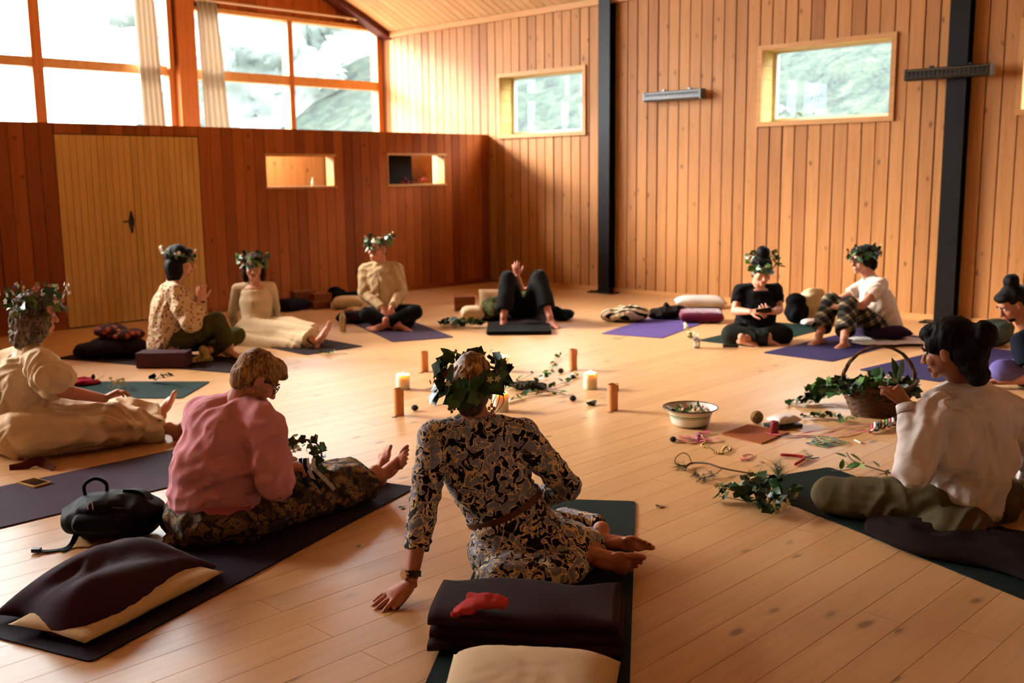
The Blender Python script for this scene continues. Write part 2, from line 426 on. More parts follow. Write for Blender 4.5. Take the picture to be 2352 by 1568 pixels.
# gable boards over the lower window heads
for seg in ((7.76, XR), (XL, -.5)):
    x = seg[0]+.08
    while x < seg[1]:
        q = link('plank', plankmesh(.157, arch(x)-4.03+.1, .02), M_PART, wall_end, (x, YE+.02, 4.03)); q.rotation_euler = (0, 0, math.pi/2); x += .16
gb = S()
for seg in ((7.6, XR+.3), (XL-.3, -.4)): gb.box((seg[0], YE+.045, 4.02), (seg[1], YE+.2, 5.9))
gb.box((-.4, YE+.045, 5.35), (7.6, YE+.2, 5.95)); gb.obj('gable_panel', M_BACK, wall_end)
def endwin(n, x0, x1, z0, z1, mull, trans):
    wn = wempty('window_%d' % n, (x0, YE, z0), kind='structure')
    a, b = YE-.03, YE+.14
    S().box((x0, a, z1), (x1, b, z1+.06)).obj('head_rail', M_FRAME, wn)
    S().box((x0, a-.05, z0-.05), (x1, b, z0)).obj('sill', M_FRAME, wn)
    S().box((x0, a, z0), (x0+.09, b, z1)).obj('stile', M_POST, wn); S().box((x1-.11, a, z0), (x1, b, z1)).obj('stile', M_POST, wn)
    for m in mull: S().box((m[0], a, z0), (m[1], b, z1)).obj('mullion', M_POST, wn)
    ed = [x0+.09]+[q for m in mull for q in m]+[x1-.11]
    for j in range(0, len(ed), 2):
        zz = [z0]+[q for t in trans for q in t]+[z1]
        for t in trans: S().box((ed[j], a+.01, t[0]), (ed[j+1], b-.01, t[1])).obj('transom', M_FRAME, wn)
        for i in range(0, len(zz), 2): S().add([(ed[j], YE+.093, zz[i]), (ed[j+1], YE+.093, zz[i]), (ed[j+1], YE+.093, zz[i+1]), (ed[j], YE+.093, zz[i+1])], [(0, 1, 2, 3)]).obj('pane', M_GLASS, wn)
    return wn
endwin(4, 7.74-.09, 11.2, 1.6, 3.99, [(9.36, 9.45)], [(3.035, 3.17)])
endwin(5, -.4, 7.37+.1, 1.6, 5.3, [(1.55, 1.69), (3.52, 3.66), (5.49, 5.635)], [(3.06, 3.185), (4.3, 4.42)])
endwin(6, -4.0, -.68, 1.6, 3.99, [(-2.3, -2.2)], [(3.035, 3.17)])
pst = S().box((7.46, YE-.16, 0), (7.735, YE+.1, 5.4)); o = struct('trim_2', pst, M_POST)
struct('trim_3', S().box((7.33, YE-.13, 3.14), (7.40, YE-.03, 5.0)), M_POST)
struct('trim_4', S().box((-.68, YE-.16, 0), (-.40, YE+.1, 5.4)), M_POST)
# ---- partition with double door and two openings
DX = (4.68, 6.382); DZ = 2.117; PT = 2.233
OP = [(7.285, 8.338, 1.495, 1.912), (9.25, 10.312, 1.50, 1.935)]
ps = S(); a, b = YP+.02, YP+.14
ps.box((XL, a, 0), (DX[0], b, PT-.004)).box((DX[0], a, DZ), (DX[1], b, PT-.004)); prev = DX[1]
for (x0, x1, z0, z1) in OP:
    ps.box((prev, a, 0), (x0, b, PT-.004)).box((x0, a, 0), (x1, b, z0)).box((x0, a, z1), (x1, b, PT-.004)); prev = x1
ps.box((prev, a, 0), (XR, b, PT-.004))
wall_partition = struct('wall_partition', ps, M_BACK)
x = XL+.08
bounds = sorted(set([XL, DX[0], DX[1], XR]+[q for o_ in OP for q in o_[:2]]))
for i in range(len(bounds)-1):
    s0, s1 = bounds[i], bounds[i+1]; n = max(1, round((s1-s0)/.158)); wd = (s1-s0)/n
    o_ = [q for q in OP if abs(q[0]-s0) < 1e-6]
    zs = [(DZ, PT)] if abs(s0-DX[0]) < 1e-6 else ([(0, o_[0][2]), (o_[0][3], PT)] if o_ else [(0, PT)])
    for j in range(n):
        for z0, z1 in zs:
            q = link('plank', plankmesh(wd-random.choice((.002, .003, .005)), z1-z0, .02), M_PART, wall_partition, (s0+(j+.5)*wd, YP+random.choice((0, .001, .002)), z0)); q.rotation_euler = (0, 0, math.pi/2)
    if s0 > 2:   # back cladding
        q = 0
M_LITE = wood('pale_opening_trim', srgb(222, 160, 96), 'x', var=.05, knots=False)
for i, (x0, x1, z0, z1) in enumerate(OP):
    wn = wempty('window_%d' % (7+i), ((x0+x1)/2, YP, z0), kind='structure')
    for lo, hi, nm in (((x0-.01, z1-.02), (x1+.03, z1+.012), 'head_board'), ((x0-.01, z0-.012), (x1+.03, z0+.016), 'sill_board')):
        S().box((lo[0], YP-.012, lo[1]), (hi[0], YP+.16, hi[1])).obj(nm, M_LITE if i else M_FRAME, wn)
    for xa in (x0-.004, x1-.012): S().box((xa, YP-.004, z0+.016), (xa+.016, YP+.16, z1-.02)).obj('jamb_board', M_FRAME, wn)
struct('baseboard_partition', S().box((DX[1]+.03, YP-.018, 0), (XR-.02, YP-.001, .06)).box((XL, YP-.018, 0), (DX[0]-.03, YP-.001, .06)), M_PART)
# boarded screen of the room behind the openings
scr = wempty('wall_screen', (8.0, 12.5, 0), kind='structure')
S().box((6.9, 12.52, 0), (11.1, 12.56, 2.0)).obj('screen_panel', M_BACK, scr)
x = 6.98
while x < 11.1: q = link('plank', plankmesh(.157, 2.0, .02), M_WALL, scr); q.rotation_euler = (0, 0, math.pi/2); q.location = Vector((x, 12.5, 0))-Vector((8.0, 12.5, 0)); x += .16
# ---- double door
dr = wempty('door_1', ((DX[0]+DX[1])/2, YP, 0), kind='structure')
seam = 5.535
for x0, x1 in ((DX[0]+.006, seam-.002), (seam+.002, DX[1]-.006)):
    lf = S().box((x0-.004, YP+.02, .0005), (x1+.004, YP+.05, DZ-.001)).obj('door_leaf', M_BACK, dr)
    n = 11; wd = (x1-x0)/n
    for j in range(n):
        q = link('plank', plankmesh(wd-.003, DZ-.02, .018, .003), M_DOOR, lf); q.rotation_euler = (0, 0, math.pi/2); q.location = (x0+(j+.5)*wd, YP+.004, .012)
blk = plain('black_iron', srgb(20, 16, 14), .4, .5)
hp = S(); R_ = []
for yy, k in ((YP+.004, 1.0), (YP-.004, 1.0), (YP-.008, .8)):
    R_.append([(5.487+.026*k*math.cos(t)*(1+.15*math.cos(4*t)), yy, 1.142+.128*k*math.sin(t)) for t in [2*math.pi*i/24 for i in range(24)]])
hd = hp.rings(R_).obj('escutcheon_plate', blk, dr)
tube(smoothpath([(5.487, YP-.005, 1.16), (5.487, YP-.05, 1.16), (5.46, YP-.058, 1.16), (5.40, YP-.055, 1.152), (5.365, YP-.05, 1.15)], 4), [.012]*9+[.011]*4+[.009]*4, 8).obj('lever_handle', blk, dr, True)
S().ell((5.488, YP-.008, 1.085), (.010, .004, .014)).obj('keyhole', plain('brass_dot', srgb(150, 110, 50), .3, Metallic=1.0), dr)
# ---- steel columns
def column(y0, y1, label):
    o = wempty('steel_column', (XR-.1, (y0+y1)/2, 0), label, 'column')
    fx = XR-.14
    S().box((fx, y0, .02), (fx+.016, y1, 3.99)).obj('front_flange', M_STEEL, o)
    S().box((fx+.016, (y0+y1)/2-.006, .02), (XR-.006, (y0+y1)/2+.006, 3.99)).obj('web', M_STEEL, o)
    S().box((XR-.022, y0, .02), (XR-.006, y1, 3.99)).obj('rear_flange', M_STEEL, o)
    S().box((fx-.09, y0-.10, 0), (XR-.023, y1+.12, .018)).obj('base_plate', M_STEEL, o)
    for yy in (y0-.06, y1+.07):
        S().cap((fx-.05, yy, .018), (fx-.05, yy, .036), .014, .014, 8, (1, 1)).obj('bolt', M_STEEL, o)
kf = (XR-.14)/XR
column(9.02*kf, 9.215*kf, 'dark steel column between the small window near the corner and the wall heater')
column(4.28*kf, 4.487*kf, 'dark steel column with a heater fixed across it')
# ---- radiant heaters
def heater(yc, zc, body, face, label, onCol):
    fx = XR-.15 if onCol else XR-.02
    o = wempty('radiant_heater', (fx, yc, zc), label, 'heater'); L = .435; R_ = []
    prof = [(0, .05), (-.05, .065), (-.10, .045), (-.12, -.035), (-.10, -.055), (-.03, -.06), (0, -.045)]
    S().rings([[(fx-.02+px, yc+s_*L, zc+pz) for px, pz in prof] for s_ in (-1, 1)]).obj('housing', body, o)
    S().box((-.004, -L+.02, -.036), (.004, L-.02, .036), frame((0, 1, 0), (.5, 0, 1)), ).v
    q = S(); 
    c0 = Vector((fx-.136, yc, zc+.004))
    for s_ in range(-9, 10):
        q.box((c0.x-.003, yc+s_*.045-.002, zc-.034), (c0.x+.003, yc+s_*.045+.002, zc+.044))
    q.box((c0.x-.002, yc-L+.02, zc+.038), (c0.x+.01, yc+L-.02, zc+.046)).box((c0.x-.002, yc-L+.02, zc-.038), (c0.x+.014, yc+L-.02, zc-.03))
    q.obj('grille', face, o)
    for zz in (zc-.012, zc+.018): S().cap((fx-.128, yc-L+.03, zz), (fx-.128, yc+L-.03, zz), .006, .006, 8, (1, 1)).obj('heating_element', blk, o)
    for yy in (yc-L, yc+L): S().box((fx-.135, yy-.006, zc-.058), (fx-.01, yy+.006, zc+.062)).obj('end_cap', face, o)
    for yy in (yc-.2, yc+.2): S().box((fx-.03, yy-.02, zc-.03), (fx, yy+.02, zc+.09)).obj('bracket', body, o)
    return o
m_gr = plain('brushed_grey_metal', srgb(120, 122, 124), .4, .5, Metallic=.6); m_dk = plain('heater_black', srgb(24, 24, 22), .45, .4); m_bz = plain('heater_bronze_edge', srgb(96, 84, 62), .4, .5, Metallic=.5)
heater(7.90, 2.60, m_gr, m_gr, 'grey radiant heater mounted on the board wall between the two columns', False)
heater(4.38, 2.615, m_dk, m_bz, 'black radiant heater mounted across the steel column', True)
# ---- curtain rods and sheer curtains
def sheer():
    t = NT('sheer_curtain'); t.t.nodes.remove(t.b)
    tr = t.n('ShaderNodeBsdfTransparent'); tl = t.n('ShaderNodeBsdfTranslucent'); df = t.n('ShaderNodeBsdfDiffuse')
    c = (.92, .80, .66, 1); tl.inputs[0].default_value = (.42, .35, .28, 1); df.inputs[0].default_value = c; tr.inputs[0].default_value = (1, .95, .88, 1)
    a = t.n('ShaderNodeMixShader'); a.inputs[0].default_value = .5; b = t.n('ShaderNodeMixShader'); b.inputs[0].default_value = .012
    t.l(tl.outputs[0], a.inputs[1]); t.l(df.outputs[0], a.inputs[2]); t.l(a.outputs[0], b.inputs[1]); t.l(tr.outputs[0], b.inputs[2]); t.l(b.outputs[0], t.o.inputs[0]); return t.m
M_SHEER = sheer(); M_ROD = plain('cream_rod', srgb(225, 205, 180), .4)
def curtain(xa, xb, ztop, zbot, label, spread):
    v = []; f = []; nx, nz = 60, 10
    for j in range(nz+1):
        t = j/nz; z = ztop+(zbot-ztop)*t
        for i in range(nx+1):
            u = i/nx; x_ = xa+(xb-xa)*u+spread*t*(.3+.7*u); y_ = YE-.12-.03*math.sin(u*26+.6*math.sin(3*t))*(0.6+.5*t)
            v.append((x_, y_, z))
    n = nx+1
    for j in range(nz):
        for i in range(nx): f.append((j*n+i, j*n+i+1, (j+1)*n+i+1, (j+1)*n+i))
    m = mesh('curtain', v, f, True); o = link('sheer_curtain', m, M_SHEER); props(o, label, 'curtain', 'sheer curtains at the big windows')
    sd = o.modifiers.new('t', 'SOLIDIFY'); sd.thickness = .002
    return o
curtain(6.86, 7.13, 4.78, 1.7, 'sheer cream curtain drawn against the wooden post, on its side away from the corner', .10)
curtain(7.80, 8.12, 4.10, 1.7, 'sheer cream curtain hanging from the rod under the gable boards', .12)
def rod(x0, x1, z, label):
    o = wempty('curtain_rod', (x0, YE-.12, z), label, 'curtain rod')
    S().cap((x0, YE-.12, z), (x1, YE-.12, z), .016, .016, 10).obj('pole', M_ROD, o, True)
    for x_ in (x0, x1): S().ell((x_, YE-.12, z), (.03, .03, .03)).obj('finial', M_ROD, o, True)
    for x_ in (x0+.1, x1-.1): S().box((x_-.012, YE-.14, z-.02), (x_+.012, YE-.028, z+.012)).obj('bracket', M_ROD, o)
rod(7.80, 10.60, 4.125, 'long cream curtain rod under the gable boards')
rod(5.9, 7.3, 4.80, 'curtain rod above the tall window beside the post')
# ---- hidden sides of the hall
struct('wall_left', S().box((XL-.3, YB, 0), (XL, YE+.2, 4.2)), M_WALL)
struct('wall_front', S().box((XL-.3, YB-.2, 0), (XR+.4, YB, 6.0)), M_WALL)
# ================================================================== OUTSIDE
def outmat(name, a, b, c, sc):
    t = NT(name); f = t.noise(t.coord(), sc, 6, .8); g = t.noise(t.coord(), sc*7, 4)
    q = t.math('ADD', t.math('MULTIPLY', f, .6), t.math('MULTIPLY', g, .4)); col = t.ramp(q, [(.36, a), (.5, b), (.62, c)]); t.col(col)
    if 'leaves' in name:
        tl = t.n('ShaderNodeBsdfTranslucent'); mx = t.n('ShaderNodeMixShader'); mx.inputs[0].default_value = .5; t.l(col, tl.inputs[0]); t.l(t.b.outputs[0], mx.inputs[1]); t.l(tl.outputs[0], mx.inputs[2]); t.l(mx.outputs[0], t.o.inputs[0])
    return t.set(.9, .0)
M_HILL = outmat('grassy_bank', (.019,.020,.023,1), (.029,.038,.031,1), (.046,.051,.041,1), 2.2)  # low-saturation greens: window glare is painted into the bank's colour
M_LEAFY = outmat('hazy_leaves', (.22,.25,.235,1), (.24,.27,.25,1), (.26,.285,.26,1), 1.0)  # near-grey green; glare outside is put into the leaf colour
v = []; f = []; nx, ny = 46, 90
for i in range(nx+1):
    for j in range(ny+1):
        u = i/nx; x_ = XR+.45+u*u*26; y_ = -12+j*.55
        h = -.3+max(0, x_-12.2)*.62+.25*wob((x_, y_, 0), .7)+.12*wob((x_, y_, 3), 2.2); v.append((x_, y_, min(h, 14)))
n = ny+1
for i in range(nx):
    for j in range(ny): f.append((i*n+j, (i+1)*n+j, (i+1)*n+j+1, i*n+j+1))
props(link('hillside', mesh('hillside', v, f, True), M_HILL), kind='structure')
props(S().box((-60, YE+.25, -.6), (XR+.5, 70, -.3)).obj('ground_outside', plain('pale_bounce_ground', srgb(150, 146, 136), .9, var=.2, sc=3)), kind='structure')  # pale surface made up to bounce daylight up to the ceiling
def scatter_leaves(name, mat, pts, size, parent=None, kind='stuff'):
    v = []; f = []
    for p in pts:
        M = Matrix.Rotation(random.uniform(0, 6.28), 3, Vector((random.gauss(0, 1), random.gauss(0, 1), random.gauss(0, 1))).normalized()); s_ = size*random.uniform(.6, 1.4); k = len(v)
        for q in ((-.5, 0, 0), (0, -.28, .06), (.55, 0, 0), (0, .28, .06)): v.append(Vector(p)+M@(Vector(q)*s_))
        f.append((k, k+1, k+2, k+3))
    return props(link(name, mesh(name, v, f), mat, parent), kind=kind)
M_YEL = plain('yellow_blossom', (.10,.095,.04,1), .8)
o = wempty('flowering_bush', (14.3, 8.2, .9), 'yellow flowering bush on the bank outside the larger window', 'bush')
scatter_leaves('blossom', M_YEL, [(14.3+random.gauss(0, .3), 8.25+random.gauss(0, .35), 2.0+random.gauss(0, .35)) for _ in range(220)], .09, o)
scatter_leaves('foliage', M_LEAFY, [(14.35+random.gauss(0, .35), 8.25+random.gauss(0, .4), 1.6+random.gauss(0, .4)) for _ in range(400)], .16, o)
tube([(14.4, 8.25, .9), (14.35, 8.25, 1.9)], .03).obj('stem', M_BEAM, o)
def outtree(x_, y_, h, r, label):
    o = wempty('tree', (x_, y_, -.3), label, 'tree', 'trees beyond the big windows'); P = []; cr = S()
    for _ in range(34):
        c = Vector((x_+random.gauss(0, .42)*r, y_+random.gauss(0, .42)*r, h*.55+random.gauss(0, .55)*r)); cr.ell(c, (r*.34, r*.34, r*.32), None, 12, 8)
        for _ in range(40): P.append(c+Vector((random.gauss(0, 1), random.gauss(0, 1), random.gauss(0, 1))).normalized()*r*.34)
    solid('crown', cr, M_LEAFY, o, .16, 1, .10, 2.6); scatter_leaves('foliage', M_LEAFY, P, .3, o)
    tube([(x_, y_, -.3), (x_+.1, y_, h*.35), (x_, y_+.1, h*.6)], [.2, .15, .08]).obj('trunk', M_BEAM, o)
outtree(18.4, 29.5, 8, 2.5, 'pale tree seen through the panes between the curtain and the mullion')
outtree(23.2, 30.0, 9, 2.7, 'pale tree seen through the panes beside the corner post')
outtree(29.0, 33.0, 10, 3.0, 'pale tree seen edgewise behind the corner post of the big window')
# ================================================================== PEOPLE KIT
def rotv(v, ax, a): return Matrix.Rotation(a, 3, ax) @ v
def add_hand(s, wr, d, nrm, sx, curl=.35, spread=.09, k=1.0, thumb=(.8, .62, -.25), curls=None):
    M = frame(d, nrm); X, Y, Z = M.col[0], M.col[1], M.col[2]; wr = Vector(wr); tips = []
    s.loft([wr-Y*.012*k, wr+Y*.02*k, wr+Y*.05*k, wr+Y*.08*k, wr+Y*.098*k], [(.026*k, .021*k), (.033*k, .019*k), (.040*k, .018*k), (.043*k, .016*k), (.040*k, .011*k)], X, 16)
    bx = (.032, .0115, -.0105, -.031); by = (.086, .093, .090, .080); L = (.075, .084, .078, .062)
    for i in range(4):
        c = (curls[i] if curls else curl); p = wr+X*bx[i]*sx*k+Y*(by[i]-.014)*k-Z*.002
        dr = rotv(Y, Z, -(1.5-i)*spread*sx); q = [p]; rr = [.0108*k]
        for j, fr in enumerate((.46, .30, .24)):
            dr = rotv(dr, X, -c*(1.0 if j else .7)); q.append(q[-1]+dr*L[i]*fr*k*1.05); rr.append((.0102-.0011*j)*k)
        s.chain(q, rr, 10); tips.append((q[-1], dr, Z))
    p = wr+X*.022*sx*k+Y*.02*k-Z*.004; t = (X*thumb[0]*sx+Y*thumb[1]+Z*thumb[2]).normalized(); t2 = (t*.75+Y*.6-Z*.12).normalized()
    s.chain([p, p+t*.042*k, p+t*.042*k+t2*.032*k, p+t*.042*k+t2*.056*k], [.016*k, .0125*k, .0112*k, .0095*k], 10)
    s.tips = tips
    return M
def add_foot(s, an, d, up, k=1.0, sx=1):
    M = frame(d, up); an = Vector(an); T = lambda x, y, z: an+M@(Vector((x, y, z))*k)
    s.cap(T(0, -.005, .03), T(0, -.012, -.03), .036*k, .034*k)
    s.ell(T(0, -.035, -.048), (.031*k, .036*k, .030*k), M)
    s.cap(T(0, -.01, -.028), T(.004*sx, .095, -.052), .036*k, .026*k)
    s.ell(T(-.003*sx, .10, -.058), (.046*k, .046*k, .020*k), M); s.ell(T(-.012*sx, .05, -.055), (.026*k, .06*k, .022*k), M)
    for i, (x, l, r) in enumerate(((.030, .056, .0130), (.0085, .058, .0090), (-.0095, .052, .0086), (-.0265, .044, .0082), (-.042, .034, .0080))):
        b = T(x*sx, .128-.010*i, -.062); s.chain([b, b+M@Vector((0, l*.55*k, .004)), b+M@Vector((0, l*k, -.004))], [r*k]*2+[r*.92*k], 8)
    return M
def torso(s, hip, chest, nb, lat, w=(.165, .14, .165, .12), d=(.125, .105, .12, .085), m=0.0, n=28, fold=None):
    hip, chest, nb = Vector(hip), Vector(chest), Vector(nb)
    P = smoothpath([hip-(chest-hip)*.18, hip, hip*.5+chest*.5, chest, nb*.72+chest*.28, nb], 4)
    ww = [w[0]*.86, w[0], w[1], w[2], w[3], .055]; dd = [d[0]*.86, d[0], d[1], d[2], d[3], .05]; R = []
    for i in range(len(P)):
        t = i/4; k = min(int(t), 4); u = t-k; u = u*u*(3-2*u)
        R.append((ww[k]*(1-u)+ww[k+1]*u+m, dd[k]*(1-u)+dd[k+1]*u+m))
    s.loft(P, R, lat, n, fold)
class Fig:
    def __init__(s, base, label, skc, vox=.006, k=1.0, group='people seated in the circle'):
        s.o = wempty('person', Vector((base[0], base[1], 0)), label, 'person', group); s.b = S(); s.vox = vox; s.sk = skc; s.tint = []; s.k = k
    def head(s, c, face, up, nb, k=1.0, eyes=True, brow=None, jaw=1.0, iris=None):
        s.M = frame(face, up); c = Vector(c); s.hc = c; s.hk = k; T = s.T = lambda x, y, z: c+s.M@(Vector((x, y, z))*k)
        b = s.b; e = lambda p, r: b.ell(T(*p), tuple(q*k for q in r), s.M, 18, 12)
        e((0, -.012, .032), (.076, .094, .086)); e((0, .022, -.02), (.066*jaw, .066, .088)); e((0, .035, -.062), (.050*jaw, .052, .046)); e((0, .072, -.094), (.024, .02, .020))
        e((0, .062, .03), (.05, .03, .03))
        for q in (-1, 1):
            e((q*.036, .058, -.028), (.028, .028, .032)); e((q*.033, .080, .022), (.020, .012, .008)); e((q*.079, -.008, -.012), (.009, .021, .034)); e((q*.076, .0, -.03), (.008, .012, .012))
            e((q*.009, .103, -.036), (.009, .011, .008))
        b.cap(T(0, .086, .012), T(0, .112, -.031), .009*k, .0125*k, 10)
        b.cap(T(-.018, .090, -.060), T(.018, .090, -.060), .0075*k, .0075*k, 8); b.cap(T(-.014, .090, -.071), T(.014, .090, -.071), .0085*k, .0085*k, 8)
        nb = Vector(nb); s.nb = nb; b.cap(T(0, -.022, -.05), nb, .054*k, .060*k); b.cap(T(0, .0, -.07), nb, .047*k, .058*k)
        for x in (-.018, -.009, 0, .009, .018): s.tint.append((T(x, .098, -.066), .0075*k, (.80, .42, .42)))
        for x in (-.034, .034): s.tint.append((T(x, .088, .008), (.010*k), (.72, .58, .55)))
        if eyes:
            ew = plain_c('eye_white', srgb(225, 215, 205), .25); ei = plain_c('eye_iris', srgb(40, 26, 18), .2)
            for q in (-1, 1):
                p = T(q*.033, .0765, .006)
                a = S().ell(p, (.0145*k, .0125*k, .0085*k), s.M, 12, 8).obj('eye', ew, s.o, True)
                S().ell(T(q*.033, .0855, .006), (.0058*k, .0040*k, .0062*k), s.M, 10, 6).obj('iris', ei, a, True).location = (0, 0, 0)
            if brow:
                for q in (-1, 1): S().chain([T(q*.016, .094, .026), T(q*.034, .091, .031), T(q*.050, .079, .026)], [.0042*k, .0042*k, .003*k], 6).obj('eyebrow', brow, s.o, True)
        return T
    def arm(s, sh, el, wr, k=1.0):
        sh, el, wr = Vector(sh), Vector(el), Vector(wr); b = s.b
        b.cap(sh, el, .050*k, .040*k); m = el*.68+wr*.32; b.cap(el, m, .040*k, .041*k); b.cap(m, wr, .041*k, .027*k)
    def leg(s, hp, kn, an, k=1.0, calf=None):
        hp, kn, an = Vector(hp), Vector(kn), Vector(an); b = s.b
        b.cap(hp, kn, .082*k, .056*k); m = kn*.66+an*.34; 
        if calf is not None: m = m+Vector(calf)
        b.cap(kn, m, .052*k, .054*k); b.cap(m, an, .054*k, .035*k)
    def done(s):
        s.body = solid('body', s.b, s.sk, s.o, s.vox, 3, tint=s.tint or [((0, 0, -9), .01, (1, 1, 1))]); return s.body
    def wear(s, name, sh, mat, vox=None, sm=6, wr=.006, wsc=11, **k): return solid(name, sh, mat, s.o, vox or max(s.vox, .007), sm, wr, wsc, **k)
    def nails(s, pts, mat):
        for p, M, r in pts: S().ell(p, r, M, 10, 6).obj('nail', mat, s.o, True)
    def glasses(s, mat, r=.021):
        T = s.T; q = S()
        for e in (-1, 1):
            P = [T(e*.033+r*1.15*math.cos(t), .106-.012*abs(e*.033+r*1.15*math.cos(t))/.05, .003+r*.9*math.sin(t)) for t in [2*math.pi*i/16 for i in range(17)]]
            t_ = tube(P, .0022*s.hk, 6); q.add(t_.v, t_.f)
            t_ = tube([T(e*.057, .093, .008), T(e*.076, .05, .010), T(e*.080, -.01, .004)], .0022*s.hk, 6); q.add(t_.v, t_.f)
        t_ = tube([T(-.011, .106, .006), T(0, .110, .009), T(.011, .106, .006)], .002*s.hk, 6); q.add(t_.v, t_.f)
        return q.obj('spectacles', mat, s.o, True)
_pc = {}
def plain_c(name, c, rough=.5, **k):
    if name not in _pc: _pc[name] = plain(name, c, rough, **k)
    return _pc[name]
def strand(T, amp=.004, fx=55, fz=6):
    """hair lock relief: fine ridges that follow the fall of the hair"""
    def f(p, n): return amp*mnoise.noise((p.x*fx, p.y*fx, p.z*fz))+amp*.7*mnoise.noise((p.x*fx*.35, p.y*fx*.35, p.z*fz*.5+4))
    return f
def folds(axis, amp=.010, hi=15.0, lo=3.0, seed=0, zr=None):
    """cloth creases that run along an axis"""
    a = Vector(axis).normalized(); b = a.orthogonal().normalized(); c = a.cross(b); s0 = seed*5.3
    def f(p, n):
        q = mnoise.noise((p.x*3+s0, p.y*3, p.z*3))*1.6; r = mnoise.noise((p.dot(a)*lo+q+s0, p.dot(b)*hi+q*1.3, p.dot(c)*hi-q)); m = .35+.9*max(0, mnoise.noise((p.x*5, p.y*5+s0, p.z*5))+.35)
        k = 1.0 if zr is None else max(0.0, min(1.0, (p.z-zr[0])/(zr[1]-zr[0])))
        return amp*(.55-1.9*abs(r))*m*k
    return f
def band(f, name, c, lat, fwd, rx, ry, wd, mat, n=40, th=.008):
    """ribbed band round a hem, cuff or neck"""
    c = Vector(c); lat = Vector(lat).normalized(); fwd = Vector(fwd); fwd = (fwd-lat*fwd.dot(lat)).normalized(); ts = [2*math.pi*i/n for i in range(n+1)]
    return strip([c+lat*rx*math.cos(t)+fwd*ry*math.sin(t) for t in ts], wd, [lat*math.cos(t)/rx+fwd*math.sin(t)/ry for t in ts], th).obj(name, mat, f.o, True)
# ------------------------------------------------------------------ leaves, flowers, wreaths
def leafshape(kind):
    if kind == 'ivy':
        o = [(0, -.02), (.18, -.17), (.36, -.12), (.38, .07), (.47, .26), (.29, .42), (.0, .78), (-.29, .42), (-.47, .26), (-.38, .07), (-.36, -.12), (-.18, -.17)]
        c = (0, .18)
    else:
        o = [(0, 0), (.14, .12), (.20, .32), (.19, .55), (.11, .80), (0, 1.0), (-.11, .80), (-.19, .55), (-.20, .32), (-.14, .12)]; c = (0, .48)
    v = [(c[0], c[1], .0)]+[(x, y, .16*abs(x)**1.0-.10*(y-.2)**2) for x, y in o]; n = len(o)
    f = [(0, i+1, (i+1) % n+1) for i in range(n)]
    return mesh('leaf', v, f, True)
def leafmat(name, a, b, rough=.4):
    t = NT(name); oi = t.n('ShaderNodeObjectInfo'); f = t.noise(t.coord(), 3.0, 3)
    q = t.math('ADD', t.math('MULTIPLY', oi.outputs['Random'], .75), t.math('MULTIPLY', f, .25)); t.col(t.ramp(q, [(.1, a), (.9, b)])); return t.set(rough, .45)
G_DARK = leafmat('dark_ivy_green', srgb(18, 42, 24), srgb(50, 88, 38))
G_MID = leafmat('mid_leaf_green', srgb(38, 80, 38), srgb(94, 134, 60))
G_PALE = leafmat('pale_leaf_green', srgb(92, 122, 62), srgb(150, 160, 84))
IVY = {}; OVAL = {}
for nm, m in (('d', G_DARK), ('m', G_MID), ('p', G_PALE)):
    IVY[nm] = leafshape('ivy'); IVY[nm].materials.append(m); OVAL[nm] = leafshape('oval'); OVAL[nm].materials.append(m)
def put(me, parent, pos, M, sc, name='leaf'):
    o = bpy.data.objects.new(name, me); COL.objects.link(o); o.parent = parent
    off = Vector(parent['_off']) if parent.get('_off') is not None else Vector((0, 0, 0))
    o.matrix_local = Matrix.Translation(Vector(pos)-off) @ M.to_4x4() @ Matrix.Diagonal((sc, sc, sc, 1)); return o
def rmat(d, up, jit=.5):
    M = frame(d, up)
    return M @ Matrix.Rotation(random.gauss(0, jit), 3, 'X') @ Matrix.Rotation(random.gauss(0, jit), 3, 'Y') @ Matrix.Rotation(random.gauss(0, jit), 3, 'Z')
M_STEM = plain('green_brown_stem', srgb(66, 70, 36), .6); M_TWIG = plain('brown_twig', srgb(92, 58, 34), .7, var=.2, sc=30)
def flowermesh(n, r, mat, mat2):
    s = S(); 
    for i in range(n):
        a = 2*math.pi*i/n; d = Vector((math.cos(a), math.sin(a), .25)); M = frame(d, (0, 0, 1)); s.ell(d*r*.6, (r*.34, r*.55, r*.12), M, 8, 5)
    s.ell((0, 0, r*.12), (r*.3, r*.3, r*.22), None, 8, 5)
    m = s.me('flower', True); m.materials.append(mat); return m
FL_W = flowermesh(5, 1.0, plain('white_petal', srgb(226, 218, 196), .7), None); FL_P = flowermesh(5, 1.0, plain('pink_petal', srgb(206, 132, 120), .7), None)
FL_R = flowermesh(5, 1.0, plain('red_petal', srgb(170, 24, 44), .6), None); FL_Y = flowermesh(5, 1.0, plain('cream_petal', srgb(214, 196, 140), .7), None); FL_B = flowermesh(5, 1.0, plain('blue_petal', srgb(60, 90, 160), .7), None)
